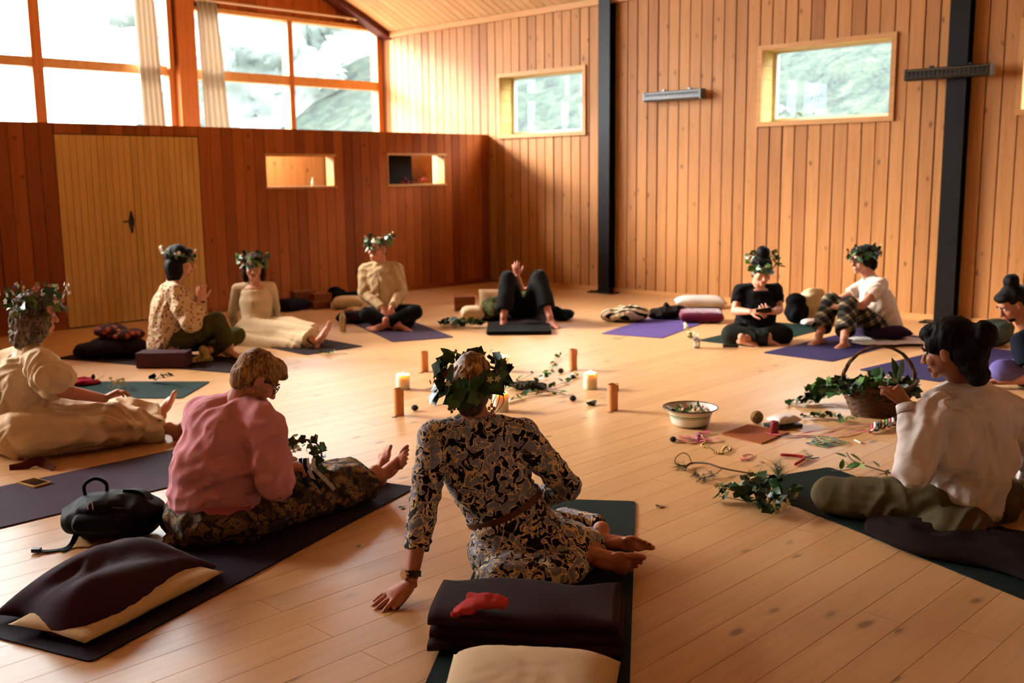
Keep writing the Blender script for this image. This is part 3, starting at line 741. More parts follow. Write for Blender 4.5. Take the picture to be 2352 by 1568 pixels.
def wreath(T, zc, rx, ry, label, n=34, size=.05, mix='ddm', flowers=(), tilt=0.0, oval=.25, yc=-.012, thick=.028, flare=.6):
    """a ring of leaves round a head; T maps head coordinates to the world"""
    o = wempty('leaf_wreath', T(0, yc, zc), label, 'wreath', 'leaf wreaths worn on heads')
    P = [T(rx*math.cos(t), yc+ry*math.sin(t), zc+tilt*math.sin(t)+.004*math.sin(5*t)) for t in [2*math.pi*i/28 for i in range(29)]]
    tube(P, .006, 6).obj('vine_ring', M_STEM, o, True)
    for i in range(n):
        t = 2*math.pi*(i+random.uniform(-.4, .4))/n; h = random.uniform(-1, 1)
        c = Vector((rx*math.cos(t), yc+ry*math.sin(t), zc+tilt*math.sin(t))); out = Vector((math.cos(t)/rx, math.sin(t)/ry, 0)).normalized()
        p = c+out*random.uniform(-.01, thick)*.7+Vector((0, 0, h*thick))
        tg = Vector((-out.y, out.x, 0))*random.choice((-1, 1))
        d = (tg*random.uniform(.3, 1)+out*random.uniform(0, flare)+Vector((0, 0, h*.8+random.gauss(0, .3))))
        W = lambda v: (T(*v)-T(0, 0, 0))
        me = (OVAL if random.random() < oval else IVY)[random.choice(mix)]
        put(me, o, T(*p), rmat(W(d), W(out+Vector((0, 0, .4))), .35), size*random.uniform(.7, 1.3))
    for me, cnt, sz in flowers:
        for i in range(cnt):
            t = random.uniform(0, 6.283); c = Vector((rx*math.cos(t), yc+ry*math.sin(t), zc+tilt*math.sin(t))); out = Vector((math.cos(t), math.sin(t), .5))
            put(me, o, T(*(c+out*thick*random.uniform(.7, 1.3)+Vector((0, 0, random.uniform(-.6, 1.2)*thick)))), rmat(T(0, 0, 1)-T(0, 0, 0), T(*out)-T(0, 0, 0), .5), sz*random.uniform(.7, 1.2), 'flower')
    return o
# ================================================================== PEOPLE
SK_A = skin('skin_warm_light', srgb(214, 150, 122)); SK_B = skin('skin_rosy', srgb(206, 132, 108)); SK_C = skin('skin_tan', srgb(176, 112, 82))
H_DARK = hairmat('black_brown_hair', srgb(24, 17, 14), srgb(8, 6, 6)); H_BROWN = hairmat('brown_hair', srgb(64, 38, 26), srgb(26, 15, 11))
H_BLOND = hairmat('ash_blond_hair', srgb(196, 150, 96), srgb(96, 62, 34), 70); H_GREY = hairmat('grey_curly_hair', srgb(150, 132, 116), srgb(52, 38, 30), 40)
def hair_up():
    t = NT('grey_blond_upswept_hair'); at = t.n('ShaderNodeAttribute'); at.attribute_name = 'tint'
    f = t.noise(t.coord((1, 1, .16)), 75.0, 3, .8); b = t.ramp(f, [(.38, (.26, .20, .15, 1)), (.60, (1.1, 1.1, 1.1, 1))]); t.col(t.mix(1.0, at.outputs['Color'], b, 'MULTIPLY')); t.bump(f, .5, .006); return t.set(.45, .4)
BLACKF = plain('black_frame', srgb(20, 18, 18), .3); GOLD = plain('gold', srgb(200, 150, 70), .25, Metallic=1.0)
def printed_dress():
    """swirling print: cream outlines round blue-grey and black shapes"""
    t = NT('swirl_print_jersey'); v = t.coord()
    ds = t.n('ShaderNodeTexNoise'); ds.inputs['Scale'].default_value = 20; ds.inputs['Detail'].default_value = 1.5; t.l(v, ds.inputs['Vector'])
    sc = t.n('ShaderNodeVectorMath', operation='SCALE'); sc.inputs['Scale'].default_value = .075; t.l(ds.outputs['Color'], sc.inputs[0])
    ad = t.n('ShaderNodeVectorMath', operation='ADD'); t.l(v, ad.inputs[0]); t.l(sc.outputs[0], ad.inputs[1])
    a = t.noise(ad.outputs[0], 27.0, .6, .9); b = t.noise(ad.outputs[0], 20.0, .4, .3)
    fill = t.ramp(a, [(.0, srgb(13, 11, 13)), (.505, srgb(146, 145, 166))], 'CONSTANT')
    e1 = t.math('ABSOLUTE', t.math('SUBTRACT', a, .505)); e2 = t.math('ABSOLUTE', t.math('SUBTRACT', b, .5))
    l1 = t.ramp(e1, [(0, (1, 1, 1, 1)), (.028, (1, 1, 1, 1)), (.037, (0, 0, 0, 1))]); l2 = t.ramp(e2, [(0, (1, 1, 1, 1)), (.014, (1, 1, 1, 1)), (.021, (0, 0, 0, 1))])
    dots = t.n('ShaderNodeTexVoronoi'); dots.inputs['Scale'].default_value = 150; t.l(v, dots.inputs['Vector'])
    dk = t.ramp(dots.outputs['Distance'], [(0, (.10, .10, .12, 1)), (.24, (.16, .16, .18, 1)), (.32, (1, 1, 1, 1))]); patch = t.ramp(t.noise(v, 26.0, 1), [(.50, (0, 0, 0, 1)), (.54, (1, 1, 1, 1))])
    c = t.mix(patch, fill, t.mix(1.0, fill, dk, 'MULTIPLY'))
    cr = srgb(244, 210, 162); c = t.mix(l1, c, cr); c = t.mix(l2, c, cr); t.col(c)
    t.bump(t.noise(v, 30.0, 2), .15, .01); t.b.inputs['Sheen Weight'].default_value = .1; return t.set(.8, .25)
def paisley_skirt():
    t = NT('paisley_cotton'); v = t.coord(); ds = t.n('ShaderNodeTexNoise'); ds.inputs['Scale'].default_value = 9; t.l(v, ds.inputs['Vector'])
    sc = t.n('ShaderNodeVectorMath', operation='SCALE'); sc.inputs['Scale'].default_value = .12; t.l(ds.outputs['Color'], sc.inputs[0]); ad = t.n('ShaderNodeVectorMath', operation='ADD'); t.l(v, ad.inputs[0]); t.l(sc.outputs[0], ad.inputs[1])
    vo = t.n('ShaderNodeTexVoronoi'); vo.inputs['Scale'].default_value = 34; t.l(ad.outputs[0], vo.inputs['Vector']); f = t.ramp(vo.outputs['Distance'], [(.12, srgb(44, 38, 34)), (.24, srgb(196, 156, 104)), (.36, srgb(84, 70, 62)), (.5, srgb(170, 132, 88)), (.62, srgb(60, 54, 52))])
    wv = t.n('ShaderNodeTexWave', wave_type='BANDS', bands_direction='DIAGONAL'); wv.inputs['Scale'].default_value = 3.2; wv.inputs['Distortion'].default_value = 7; wv.inputs['Detail'].default_value = 1; t.l(v, wv.inputs['Vector'])
    band = t.ramp(wv.outputs['Fac'], [(.55, (0, 0, 0, 1)), (.7, (1, 1, 1, 1))]); c = t.mix(band, f, t.mix(.65, f, srgb(44, 40, 42))); t.col(c); t.bump(t.noise(v, 35.0, 2), .2, .01); return t.set(.85, .2)
def dotted(name, base, dot, sc=55, th=.28):
    t = NT(name); vo = t.n('ShaderNodeTexVoronoi'); vo.inputs['Scale'].default_value = sc; t.l(t.coord(), vo.inputs['Vector']); t.col(t.ramp(vo.outputs['Distance'], [(th, dot), (th+.08, base)])); return t.set(.85, .2)
def checked(name):
    t = NT(name); v = t.coord((1, 1, 1), rot=(.4, .3, .5)); sp = t.n('ShaderNodeSeparateXYZ'); t.l(v, sp.inputs[0]); tot = None
    for i, fr in ((0, 75.0), (2, 62.0)):
        q = t.math('SINE', t.math('MULTIPLY', sp.outputs[i], fr)); q = t.math('GREATER_THAN', q, .15); r = t.math('GREATER_THAN', t.math('SINE', t.math('MULTIPLY', sp.outputs[i], fr*3.1)), .1); q = t.math('MULTIPLY', q, t.math('ADD', t.math('MULTIPLY', r, .5), .5)); tot = q if tot is None else t.math('ADD', tot, q)
    t.col(t.ramp(t.math('MULTIPLY', tot, .5), [(.0, srgb(22, 20, 18)), (.5, srgb(78, 68, 52)), (1, srgb(188, 168, 134))])); return t.set(.85, .2)
R, U, W_ = RT, Vector((0, 0, 1)), Vector((FW.x, FW.y, 0)).normalized()
def backfill(d, shL, shR, chest, hip, kx=1.0, dy=.15):
    lat = (shR-shL); hw = lat.length/2; ax = (shL+shR)*.5-hip; Mx = frame(ax.cross(lat), ax)
    d.ell((shL+shR)*.5*.62+chest*.38, (hw*.98*kx, dy, .15), Mx, 24, 14); d.ell(chest*.75+hip*.25, (hw*1.02*kx, dy*1.12, .18), Mx, 24, 14); d.ell((shL+shR)*.5+ax.normalized()*.0, (hw*.95, dy*.62, .085), Mx, 24, 12)
# ---------------------------------------------------------------- woman in the swirl-print dress (back to the camera)
f = Fig(F(1215, 1320), 'woman in a swirl-print dress and ivy wreath, seen from behind, leaning on one hand', SK_B, .0045)
hc = Q(1083, 893, 4.10); nb = Q(1092, 962, 4.12); T = f.head(hc, (W_+R*.12-U*.12), U+R*-.02, nb, .98, eyes=False)
hip = Q(1205, 1262, 4.27); chest = Q(1115, 1075, 4.19); shL, shR = Q(998, 1006, 4.12), Q(1200, 1000, 4.19)
torso(f.b, hip, chest, nb, shR-shL, (.17, .13, .155, .11), (.13, .10, .105, .075))
eL, wL = Q(972, 1170, 4.09), Q(944, 1332, 4.02)
f.arm(shL, eL, wL, .95); eR, wR = Q(1303, 1118, 4.24), Q(1222, 1150, 4.45); f.arm(shR, eR, wR, .95)
hd = (F(790, 1402, .02)-wL); hd.z = -.085
M = add_hand(f.b, wL+Vector((0, 0, -.012)), hd, U+hd*.6, -1 if True else 1, curls=(.10, .08, .10, .14), spread=.15, k=1.12, thumb=(.5, .85, -.15))
tipsL = f.b.tips
add_hand(f.b, wR, (-R*.6+W_*.5-U*.3), U, 1, .4)
a1, a2 = Q(1352, 1262, 4.27), Q(1372, 1230, 4.42)
f.leg(Q(1150, 1262, 4.3), Q(1235, 1240, 4.72), a1, .95); f.leg(Q(1270, 1255, 4.35), Q(1330, 1215, 4.78), a2, .95)
add_foot(f.b, a1+R*.018-U*.008, R*1.0-W_*.12-U*.02, W_*.95+U*.2, 1.12, 1)
add_foot(f.b, a2+R*.025, R*1.0-W_*.05+U*.16, W_*.8+U*.5, 1.08, -1)
f.done()
DR = printed_dress(); d = S()
torso(d, hip, chest, nb, shR-shL, (.175, .138, .158, .118), (.135, .108, .112, .08), .012)
d.cap(nb-U*.03, shL, .062, .068).cap(nb-U*.03, shR, .062, .068); d.cap(nb-U*.04, nb+U*.022, .082, .066, flat=(0, 1))
for q in (shL, shR): d.ell(q+U*.018, (.066, .066, .055))
ce = eL*.45+wL*.55
d.cap(shL, eL, .066, .055).cap(eL, ce, .055, .049, flat=(0, 1)); d.cap(shR, eR, .066, .055).cap(eR, eR*.4+wR*.6, .056, .048, flat=(0, 1))
d.ell(Q(1178, 1262, 4.28), (.195, .180, .155)); d.ell(Q(1280, 1266, 4.33), (.170, .175, .135)); d.cap(Q(1210, 1235, 4.4), Q(1335, 1232, 4.56), .135, .090); d.cap(Q(1270, 1275, 4.28), Q(1368, 1262, 4.38), .125, .088, flat=(0, 1)); d.ell(F(1190, 1315, .07), (.20, .14, .072)); d.ell(F(1270, 1305, .07), (.17, .13, .072)); d.cap(Q(1300, 1205, 4.60), Q(1380, 1216, 4.50), .075, .055, flat=(0, 1)); d.ell(hip*.5+chest*.5-U*.05, (.15, .13, .12))
def dresswr(p, n):
    q = (p-hip); z = p.z
    return .007*(1-2*abs(mnoise.noise((p.x*9+z*3, p.y*9, z*26))))*(1.2 if .1 < z < .5 else .5)
f.wear('dress', d, DR, .007, 10, .003, 14, disp=dresswr)
hs_ = S(); E_ = lambda p, r: hs_.ell(T(*p), r, f.M, 20, 14)
E_((0, -.020, .040), (.086, .100, .094)); E_((0, -.045, -.02), (.074, .062, .07)); E_((0, -.05, -.065), (.052, .038, .045)); E_((.01, -.045, .115), (.052, .058, .036)); E_((.02, -.09, .05), (.045, .03, .07)); E_((0, .04, .085), (.07, .05, .05))
tn = [(T(0, -.08, -.09), .075, (.06, .045, .035)), (T(0, -.08, -.02), .06, (.10, .07, .05)), (T(.03, -.10, .10), .06, (.85, .38, .11)), (T(-.02, -.10, .09), .05, (.75, .38, .14)), (T(-.075, -.06, -.01), .035, (.42, .39, .37)), (T(-.075, -.03, .06), .035, (.50, .44, .38)), (T(.01, -.09, .145), .03, (.30, .2, .13))]  # first entries darken the nape: darker hair plus shade painted in
solid('hair', hs_, hair_up(), f.o, .005, 4, disp=strand(T, .006, 60, 7), tint=[((hc.x, hc.y, hc.z), 1.0, (.50, .30, .14))]+tn)
for e in (-1, 1):
    eo = S(); c = T(e*.082, -.005, -.055)
    for p in ((0, -.012), (0, -.036), (.012, -.024), (-.012, -.024)): eo.ell(c+f.M.col[0]*p[0]*.9+U*p[1], (.0075, .005, .0085), None, 10, 6)
    t_ = tube([T(e*.081, -.005, -.044), c+U*-.006], .0012); eo.add(t_.v, t_.f); eo.obj('earring', GOLD, f.o, True)
wreath(T, .048, .122, .132, 'dark ivy wreath with red ribbon on the upswept blond hair', 100, .064, 'dddm', ((FL_Y, 8, .012), (FL_R, 5, .011)), tilt=.045, oval=.12, thick=.036, flare=.6)
for k_ in range(3):
    t_ = tube(smoothpath([T(.10, -.07, .03), T(.115+.01*k_, -.09, -.01), T(.10+.02*k_, -.10, -.05), T(.105-.015*k_, -.10, -.10-.012*k_)], 6), .0016, 5); t_.obj('ribbon_tail', plain_c('red_ribbon', srgb(178, 30, 44), .5), bpy.data.objects['leaf_wreath'], True)
strip(smoothpath([T(-.095, .03, .07), T(-.112, -.02, .055), T(-.108, -.06, .03)], 6), .02, [T(-1, 0, 0)-T(0, 0, 0)]*13, .002).obj('ribbon_tail', plain_c('red_ribbon', srgb(178, 30, 44), .5), bpy.data.objects['leaf_wreath'])
for p_, d_, z_ in tipsL: S().ell(p_+d_*.003+U*.0072, (.0062, .0085, .0026), frame(d_, U), 10, 6).obj('fingernail', plain_c('nail_polish', srgb(226, 160, 140), .25), f.o, True)
rp = tipsL[2][0]-tipsL[2][1]*.062+U*.004; rd = tipsL[2][1]; rx_ = rd.cross(U).normalized()
tube([rp+(rx_*math.cos(t)+U*math.sin(t))*.0115 for t in [2*math.pi*i/16 for i in range(17)]], .0024, 6).obj('finger_ring', GOLD, f.o, True)
belt = []
bc = hip*.46+chest*.54
ax = (chest-hip).normalized(); lat = (shR-shL); lat = (lat-ax*lat.dot(ax)).normalized(); fo = lat.cross(ax).normalized()
for i in range(41):
    t = 2*math.pi*i/40; belt.append(bc+lat*.166*math.cos(t)+fo*.138*math.sin(t))
strip(belt, .026, [fo*math.sin(t)+lat*math.cos(t) for t in [2*math.pi*i/40 for i in range(41)]], .004).obj('belt', plain('brown_leather', srgb(92, 48, 26), .5), f.o)
wv = (wL-eL).normalized(); wp = wL-wv*.025
P_ = [wp+(R*math.cos(t)+wv.cross(R).normalized()*math.sin(t))*.034 for t in [2*math.pi*i/24 for i in range(25)]]
strip(P_, .022, [(p-wp) for p in P_], .003).obj('watch_strap', plain('dark_strap', srgb(40, 26, 20), .6), f.o)
fd = (-R*.75-W_*.65+U*.15).normalized(); wc = wp+fd*.036; S().cap(wc-fd*.004, wc+fd*.005, .021, .021, 24, (1, 1)).obj('watch_case', plain('silver_case', srgb(190, 180, 165), .2, Metallic=1.0), f.o)
S().cap(wc+fd*.005, wc+fd*.0058, .0185, .0185, 24, (1, 1)).obj('watch_dial', plain('copper_dial', srgb(206, 140, 84), .35), f.o); S().cap(wc+fd*.0058+R*.008-U*.002, wc+fd*.0064+R*.008-U*.002, .0062, .0062, 14, (1, 1)).obj('subdial', BLACKF, f.o)
# ---------------------------------------------------------------- woman in the pink sweatshirt
f = Fig(F(520, 1240), 'woman in a pink sweatshirt and paisley skirt looking down at a half-made garland', SK_B, .0045)
hc = Q(590, 868, 4.70); nb = Q(545, 930, 4.72); fc = (R*.72+W_*.42-U*.66); T = f.head(hc, fc, U+fc*.62, nb, 1.02, brow=H_BLOND)
hip = Q(498, 1168, 4.74); chest = Q(512, 1030, 4.72); shR, shL = Q(603, 968, 4.60), Q(466, 955, 4.86)
torso(f.b, hip, chest, nb, shR-shL, (.18, .17, .17, .12), (.15, .14, .13, .09))
eR, wR = Q(632, 1108, 4.54), Q(648, 1078, 4.76); eL, wL = Q(560, 1080, 5.02), Q(636, 1052, 4.98)
f.arm(shR, eR, wR); f.arm(shL, eL, wL)
add_hand(f.b, wR, R*.8+W_*.55+U*.1, U*.8-W_*.3-R*.2, -1, .75, .04, .95, thumb=(.6, .8, -.2)); add_hand(f.b, wL, R*.85-W_*.25+U*.05, U*.9+W_*.3, 1, .7, .04, .95)
kR, kL = Q(690, 1138, 4.93), Q(690, 1108, 5.16); aR, aL = Q(868, 1086, 5.30), Q(858, 1096, 5.52)
f.leg(Q(545, 1180, 4.68), kR, aR); f.leg(Q(485, 1165, 4.90), kL, aL)
leg_d = (aR-kR).normalized()
add_foot(f.b, aR+leg_d*.01, U*.72+R*.62+W_*.10, -leg_d*.8+U*.4, 1.0, -1); add_foot(f.b, aL, U*.9+R*.15-W_*.1, -leg_d*.8-R*.1, .98, 1)
f.done()
PK = cloth('pink_sweatshirt', srgb(230, 150, 158), 300, var=.06, sheen=.1); d = S()
torso(d, hip, chest, nb-(nb-chest)*.08, shR-shL, (.195, .205, .195, .15), (.17, .175, .165, .12), .012)
d.cap(nb-U*.012, shL, .075, .085).cap(nb-U*.012, shR, .075, .085); d.ell(chest*.7+hip*.3, (.235, .20, .19)); d.cap(hip+U*.02, hip+U*.07, .19, .215)
d.cap(shR, eR, .092, .080).cap(eR, wR-(wR-eR)*.12, .080, .050, flat=(0, 1)); d.cap(shL, eL, .092, .072).cap(eL, wL-(wL-eL)*.1, .07, .045, flat=(0, 1))
d.cap(nb-U*.05, nb+(nb-chest).normalized()*.01, .085, .072, flat=(0, 1))
d.cap(chest+(shR-chest)*.6, eR*.35+hip*.65, .10, .11); d.cap(chest+(shL-chest)*.7, hip*.6+eL*.4, .12, .12)
backfill(d, shL, shR, chest, hip, 1.15, .17); ax_ = (chest-hip).normalized(); lat_ = shR-shL
f.wear('sweatshirt', d, PK, .009, 30, .006, 5.0, disp=lambda p, n, A=folds(lat_, .020, 12, 3.5, 1), B=folds(ax_+lat_*.8, .012, 14, 4, 2): A(p, n)+B(p, n))
band(f, 'waistband', hip+ax_*.012, lat_, ax_.cross(lat_), .232, .205, .055, cloth('pink_rib', srgb(196, 108, 120), 200)); band(f, 'neckband', nb+ax_*.002, lat_, ax_.cross(lat_), .073, .070, .024, cloth('pink_rib_neck', srgb(196, 108, 120), 200))
sk_ = paisley_skirt(); d = S()
he = kR*.25+aR*.75; hl = kL*.3+aL*.7; mid = lambda a_, b_, t_, z_: Vector(((a_*(1-t_)+b_*t_).x, (a_*(1-t_)+b_*t_).y, z_)); c0, c1 = hip*1.0, (he+hl)*.5
d.ell(hip-U*.02, (.235, .22, .135)); d.loft([mid(c0, c1, t_, z_) for t_, z_ in ((-.28, .09), (-.2, .10), (0, .11), (.25, .105), (.5, .10), (.75, .095), (1.0, .09))], [(.10, .06), (.2, .10), (.27, .13), (.25, .125), (.22, .12), (.20, .115), (.20, .105)], R*.3-W_, 36, lambda t_, a_: .05*math.sin(a_*9+t_*5)*t_); d.cap(Q(545, 1190, 4.68), kR, .12, .10).cap(kR, he, .10, .09, flat=(0, 1)); d.ell(F(420, 1235, .03), (.09, .08, .035))
f.wear('skirt', d, sk_, .008, 8, .014, 9)
hs_ = S(); E_ = lambda p, r: hs_.ell(T(*p), r, f.M, 20, 14)
E_((0, -.022, .042), (.090, .098, .088)); E_((0, -.055, -.01), (.082, .062, .07)); E_((0, .035, .088), (.078, .062, .040)); E_((0, -.062, -.06), (.058, .036, .035)); E_((.055, .02, .045), (.034, .05, .04)); E_((-.055, .02, .045), (.034, .05, .04)); E_((.03, .075, .07), (.05, .03, .025))
solid('hair', hs_, hairmat('short_ash_blond_hair', srgb(206, 152, 96), srgb(88, 52, 30), 80), f.o, .005, 4, disp=strand(T, .0045, 66, 3))
f.glasses(BLACKF, .023); S().cap(T(.082, -.008, -.045), T(.082, -.008, -.062), .003, .004, 8).obj('earring', GOLD, f.o, True)
# ---------------------------------------------------------------- man in the white long-sleeved shirt
f = Fig(F(2200, 1200), 'person with black tied hair and white long-sleeved shirt, back turned, holding up a leaf', SK_C, .0045)
hc = Q(2176, 803, 4.62); nb = Q(2215, 885, 4.70); fc = (-R*.74+W_*.58-U*.30); T = f.head(hc, fc, U+fc*.28, nb, 1.04, brow=H_DARK)
hip = Q(2212, 1150, 4.78); chest = Q(2225, 1000, 4.74); shL, shR = Q(2148, 945, 4.62), Q(2330, 950, 4.90)
torso(f.b, hip, chest, nb, shR-shL, (.16, .15, .18, .13), (.12, .11, .12, .09))
eL, wL = Q(2098, 1078, 4.54), Q(2086, 930, 4.66); eR, wR = Q(2380, 1090, 5.0), Q(2250, 1100, 5.15)
f.arm(shL, eL, wL); f.arm(shR, eR, wR)
add_hand(f.b, wL, U*.75-R*.55+W_*.2, -W_*.6+R*.5+U*.4, -1, curls=(.32, .85, .95, 1.0), spread=.05, k=1.0, thumb=(.35, .95, -.3)); add_hand(f.b, wR, -R*.7-U*.3, U, 1, .5)
kL, aL = Q(1905, 1136, 4.92), Q(2085, 1165, 5.12); kR, aR = Q(2330, 1120, 5.30), Q(2130, 1150, 5.22)
f.leg(Q(2140, 1158, 4.72), kL, aL, 1.05); f.leg(Q(2275, 1150, 4.88), kR, aR, 1.05); add_foot(f.b, aL, R*.6+W_*.5-U*.1, W_*.3+U*.8, 1.05); add_foot(f.b, aR, -R*.9+W_*.3-U*.1, U, 1.05)
f.done()
WS = cloth('white_jersey', srgb(232, 214, 204), 350, var=.04, sheen=.05); d = S()
torso(d, hip, chest, nb, shR-shL, (.175, .18, .20, .145), (.14, .145, .145, .105), .012)
d.cap(nb-U*.012, shL, .075, .075).cap(nb-U*.012, shR, .075, .075); d.cap(hip-(chest-hip)*.16, hip*.6+chest*.4, .17, .19, flat=(1, 0)); d.ell(chest*.6+hip*.4, (.21, .18, .18)); d.cap(nb-U*.05, nb+U*.005, .085, .068, flat=(0, 1))
d.cap(shL, eL, .090, .078).cap(eL, wL-(wL-eL)*.06, .072, .048, flat=(0, 1)); d.cap(chest+(shL-chest)*.7, hip+(shL-hip)*.3, .12, .13); d.cap(shR, eR, .09, .07).cap(eR, wR, .066, .045, flat=(0, 1))
backfill(d, shL, shR, chest, hip, 1.05, .15); ax_ = (chest-hip).normalized(); lat_ = shR-shL
f.wear('shirt', d, WS, .009, 18, .008, 5.5, disp=lambda p, n, A=folds(ax_+lat_*.7, .024, 11, 3, 3), B=folds(ax_-lat_*.9, .016, 13, 3, 4): A(p, n)+B(p, n)); band(f, 'neckband', nb+U*.006, lat_, ax_.cross(lat_), .070, .070, .02, WS); band(f, 'cuff', wL-(wL-eL)*.07, R, (wL-eL).cross(R), .049, .049, .04, WS, 24)
OL = cloth('olive_twill', srgb(92, 80, 56), 400, var=.15); d = S()
d.ell(hip-U*.03, (.195, .175, .13)); d.cap(Q(2140, 1160, 4.74), kL, .125, .088).cap(Q(2275, 1155, 4.88), kR, .125, .088); d.cap(kL, aL*.9+kL*.1, .085, .06, flat=(0, 1)).cap(kR, aR*.9+kR*.1, .085, .06, flat=(0, 1)); d.ell(F(2200, 1200, .07), (.18, .16, .07))
f.wear('trousers', d, OL, .008, 8, .004, 8, disp=folds(U+W_*.5+R*.3, .016, 12, 4, 12))
hs_ = S(); E_ = lambda p, r: hs_.ell(T(*p), r, f.M, 20, 14)
E_((0, -.028, .048), (.100, .112, .100)); E_((0, -.065, -.02), (.088, .065, .085)); E_((0, .035, .085), (.080, .062, .042)); E_((0, -.115, .0), (.085, .065, .095)); E_((-.01, -.165, .03), (.065, .055, .065)); E_((.075, -.02, .01), (.03, .05, .05)); E_((0, -.085, -.085), (.078, .06, .06)); E_((0, -.095, -.135), (.07, .05, .045)); E_((.06, .025, .04), (.03, .045, .05)); E_((-.06, .025, .04), (.03, .045, .05))
solid('hair', hs_, H_DARK, f.o, .006, 4, disp=strand(T, .005, 60, 14))
strip([nb+U*.03+(R*math.cos(t)+W_*math.sin(t))*.068 for t in [2*math.pi*i/20 for i in range(21)]], .03, [(R*math.cos(t)+W_*math.sin(t)) for t in [2*math.pi*i/20 for i in range(21)]], .006).obj('neckband', BLACKF, f.o)
# ---------------------------------------------------------------- woman in the cream dress at the picture's edge
f = Fig(F(60, 1020), 'grey-haired woman in a cream puff-sleeved dress and tall flower crown, legs stretched out', SK_B, .006)
hc = Q(84, 722, 6.28); nb = Q(66, 800, 6.30); fc = R*.75+W_*.62-U*.12; T = f.head(hc, fc, U, nb, 1.08, brow=H_GREY)
hip = Q(42, 985, 6.32); chest = Q(52, 890, 6.30); shR, shL = Q(98, 842, 6.12), Q(18, 838, 6.44)
torso(f.b, hip, chest, nb, shR-shL, (.19, .18, .18, .13), (.16, .15, .14, .10))
eR, wR = Q(142, 898, 6.10), Q(240, 915, 6.32); eL, wL = Q(60, 930, 6.7), Q(160, 935, 6.75); f.arm(shR, eR, wR); f.arm(shL, eL, wL)
add_hand(f.b, wR, R*.75+W_*.3+U*.42, U*.7-R*.4, -1, .6, .05, 1.0); add_hand(f.b, wL, R*.8-U*.1, U, 1, .5)
kR, aR, kL, aL = Q(225, 975, 6.36), Q(398, 985, 6.50), Q(235, 945, 6.75), Q(362, 938, 6.92)
f.leg(Q(65, 995, 6.2), kR, aR); f.leg(Q(60, 980, 6.5), kL, aL); add_foot(f.b, aR, U*.8+R*.5, -R*.9+U*.4, 1.0, -1); add_foot(f.b, aL, U*.85+R*.45-W_*.1, -R*.9+U*.4, 1.0, 1); f.done()
def creamdress():
    t = NT('cream_jacquard'); v = t.coord(); ck = t.n('ShaderNodeTexWave', bands_direction='DIAGONAL'); ck.inputs['Scale'].default_value = 70; ck.inputs['Distortion'].default_value = 3; t.l(v, ck.inputs['Vector'])
    wv = t.n('ShaderNodeTexWave', bands_direction='X'); wv.inputs['Scale'].default_value = .62; wv.inputs['Distortion'].default_value = 2.2; wv.inputs['Detail'].default_value = 1; t.l(t.coord((1, 1, .6), rot=(.5, .4, .9)), wv.inputs['Vector'])
    band = t.ramp(wv.outputs['Fac'], [(.84, (0, 0, 0, 1)), (.90, (.6, .6, .6, 1))]); c = t.mix(t.math('MULTIPLY', band, t.ramp(ck.outputs['Fac'], [(.2, (.6, .6, .6, 1)), (.6, (.95, .95, .95, 1))])), srgb(240, 210, 174), srgb(186, 132, 76)); t.col(c); t.bump(t.noise(v, 40.0, 2), .2, .01); return t.set(.85, .2)
CDm = creamdress(); d = S()
torso(d, hip, chest, nb-(nb-chest)*.1, shR-shL, (.21, .21, .20, .15), (.19, .19, .17, .12), .012); d.cap(nb-U*.02, shL, .07, .085).cap(nb-U*.02, shR, .07, .09)
d.ell(shR*.45+eR*.55+U*.015, (.125, .125, .11)); d.cap(shR, eR, .10, .085, flat=(0, 1)); d.ell(shL*.5+eL*.5, (.11, .11, .11)); d.ell(hip, (.25, .22, .15)); mid = lambda a_, b_, t_, z_: Vector(((a_*(1-t_)+b_*t_).x, (a_*(1-t_)+b_*t_).y, z_)); c0 = hip-W_*.05; c1 = aR*.72+aL*.28-R*.06
d.loft([mid(c0, c1, t_, z_) for t_, z_ in ((-.18, .09), (-.1, .11), (0, .13), (.25, .135), (.5, .13), (.75, .12), (1.0, .105))], [(.14, .08), (.28, .12), (.36, .17), (.36, .17), (.34, .155), (.29, .13), (.20, .10)], -W_, 40, lambda t_, a_: .07*math.sin(a_*8+t_*6)*t_); d.cap(Q(65, 1000, 6.2), kR, .14, .12).cap(kR, aR*.86+kR*.14, .12, .085, flat=(0, 1))
f.wear('dress', d, CDm, .010, 14, .008, 6.0, disp=lambda p, n, A=folds(R+U*.15, .030, 10, 2.2, 5), B=folds(U+R*.3, .022, 16, 4, 6, (.25, .4)): A(p, n)+B(p, n))
hs_ = S(); E_ = lambda p, r: hs_.ell(T(*p), r, f.M, 20, 14)
E_((0, -.03, .04), (.105, .105, .095)); E_((0, -.06, -.03), (.125, .09, .10)); E_((.095, -.02, -.07), (.055, .065, .085)); E_((-.095, -.02, -.07), (.055, .065, .085)); E_((0, -.075, -.13), (.10, .06, .07)); E_((.10, .02, -.03), (.035, .04, .05)); E_((-.1, .02, -.03), (.035, .04, .05)); E_((0, .04, .09), (.07, .05, .03))
solid('hair', hs_, H_GREY, f.o, .007, 2, disp=lambda p, n: .016*wob(p, 28, 2)+.008*wob(p, 70, 5))
wreath(T, .085, .108, .118, 'tall crown of white and pink blossoms and leaves on grey curls', 70, .062, 'dmmp', ((FL_W, 26, .016), (FL_P, 12, .016), (FL_B, 3, .012)), tilt=.02, oval=.5, thick=.05, flare=.9)
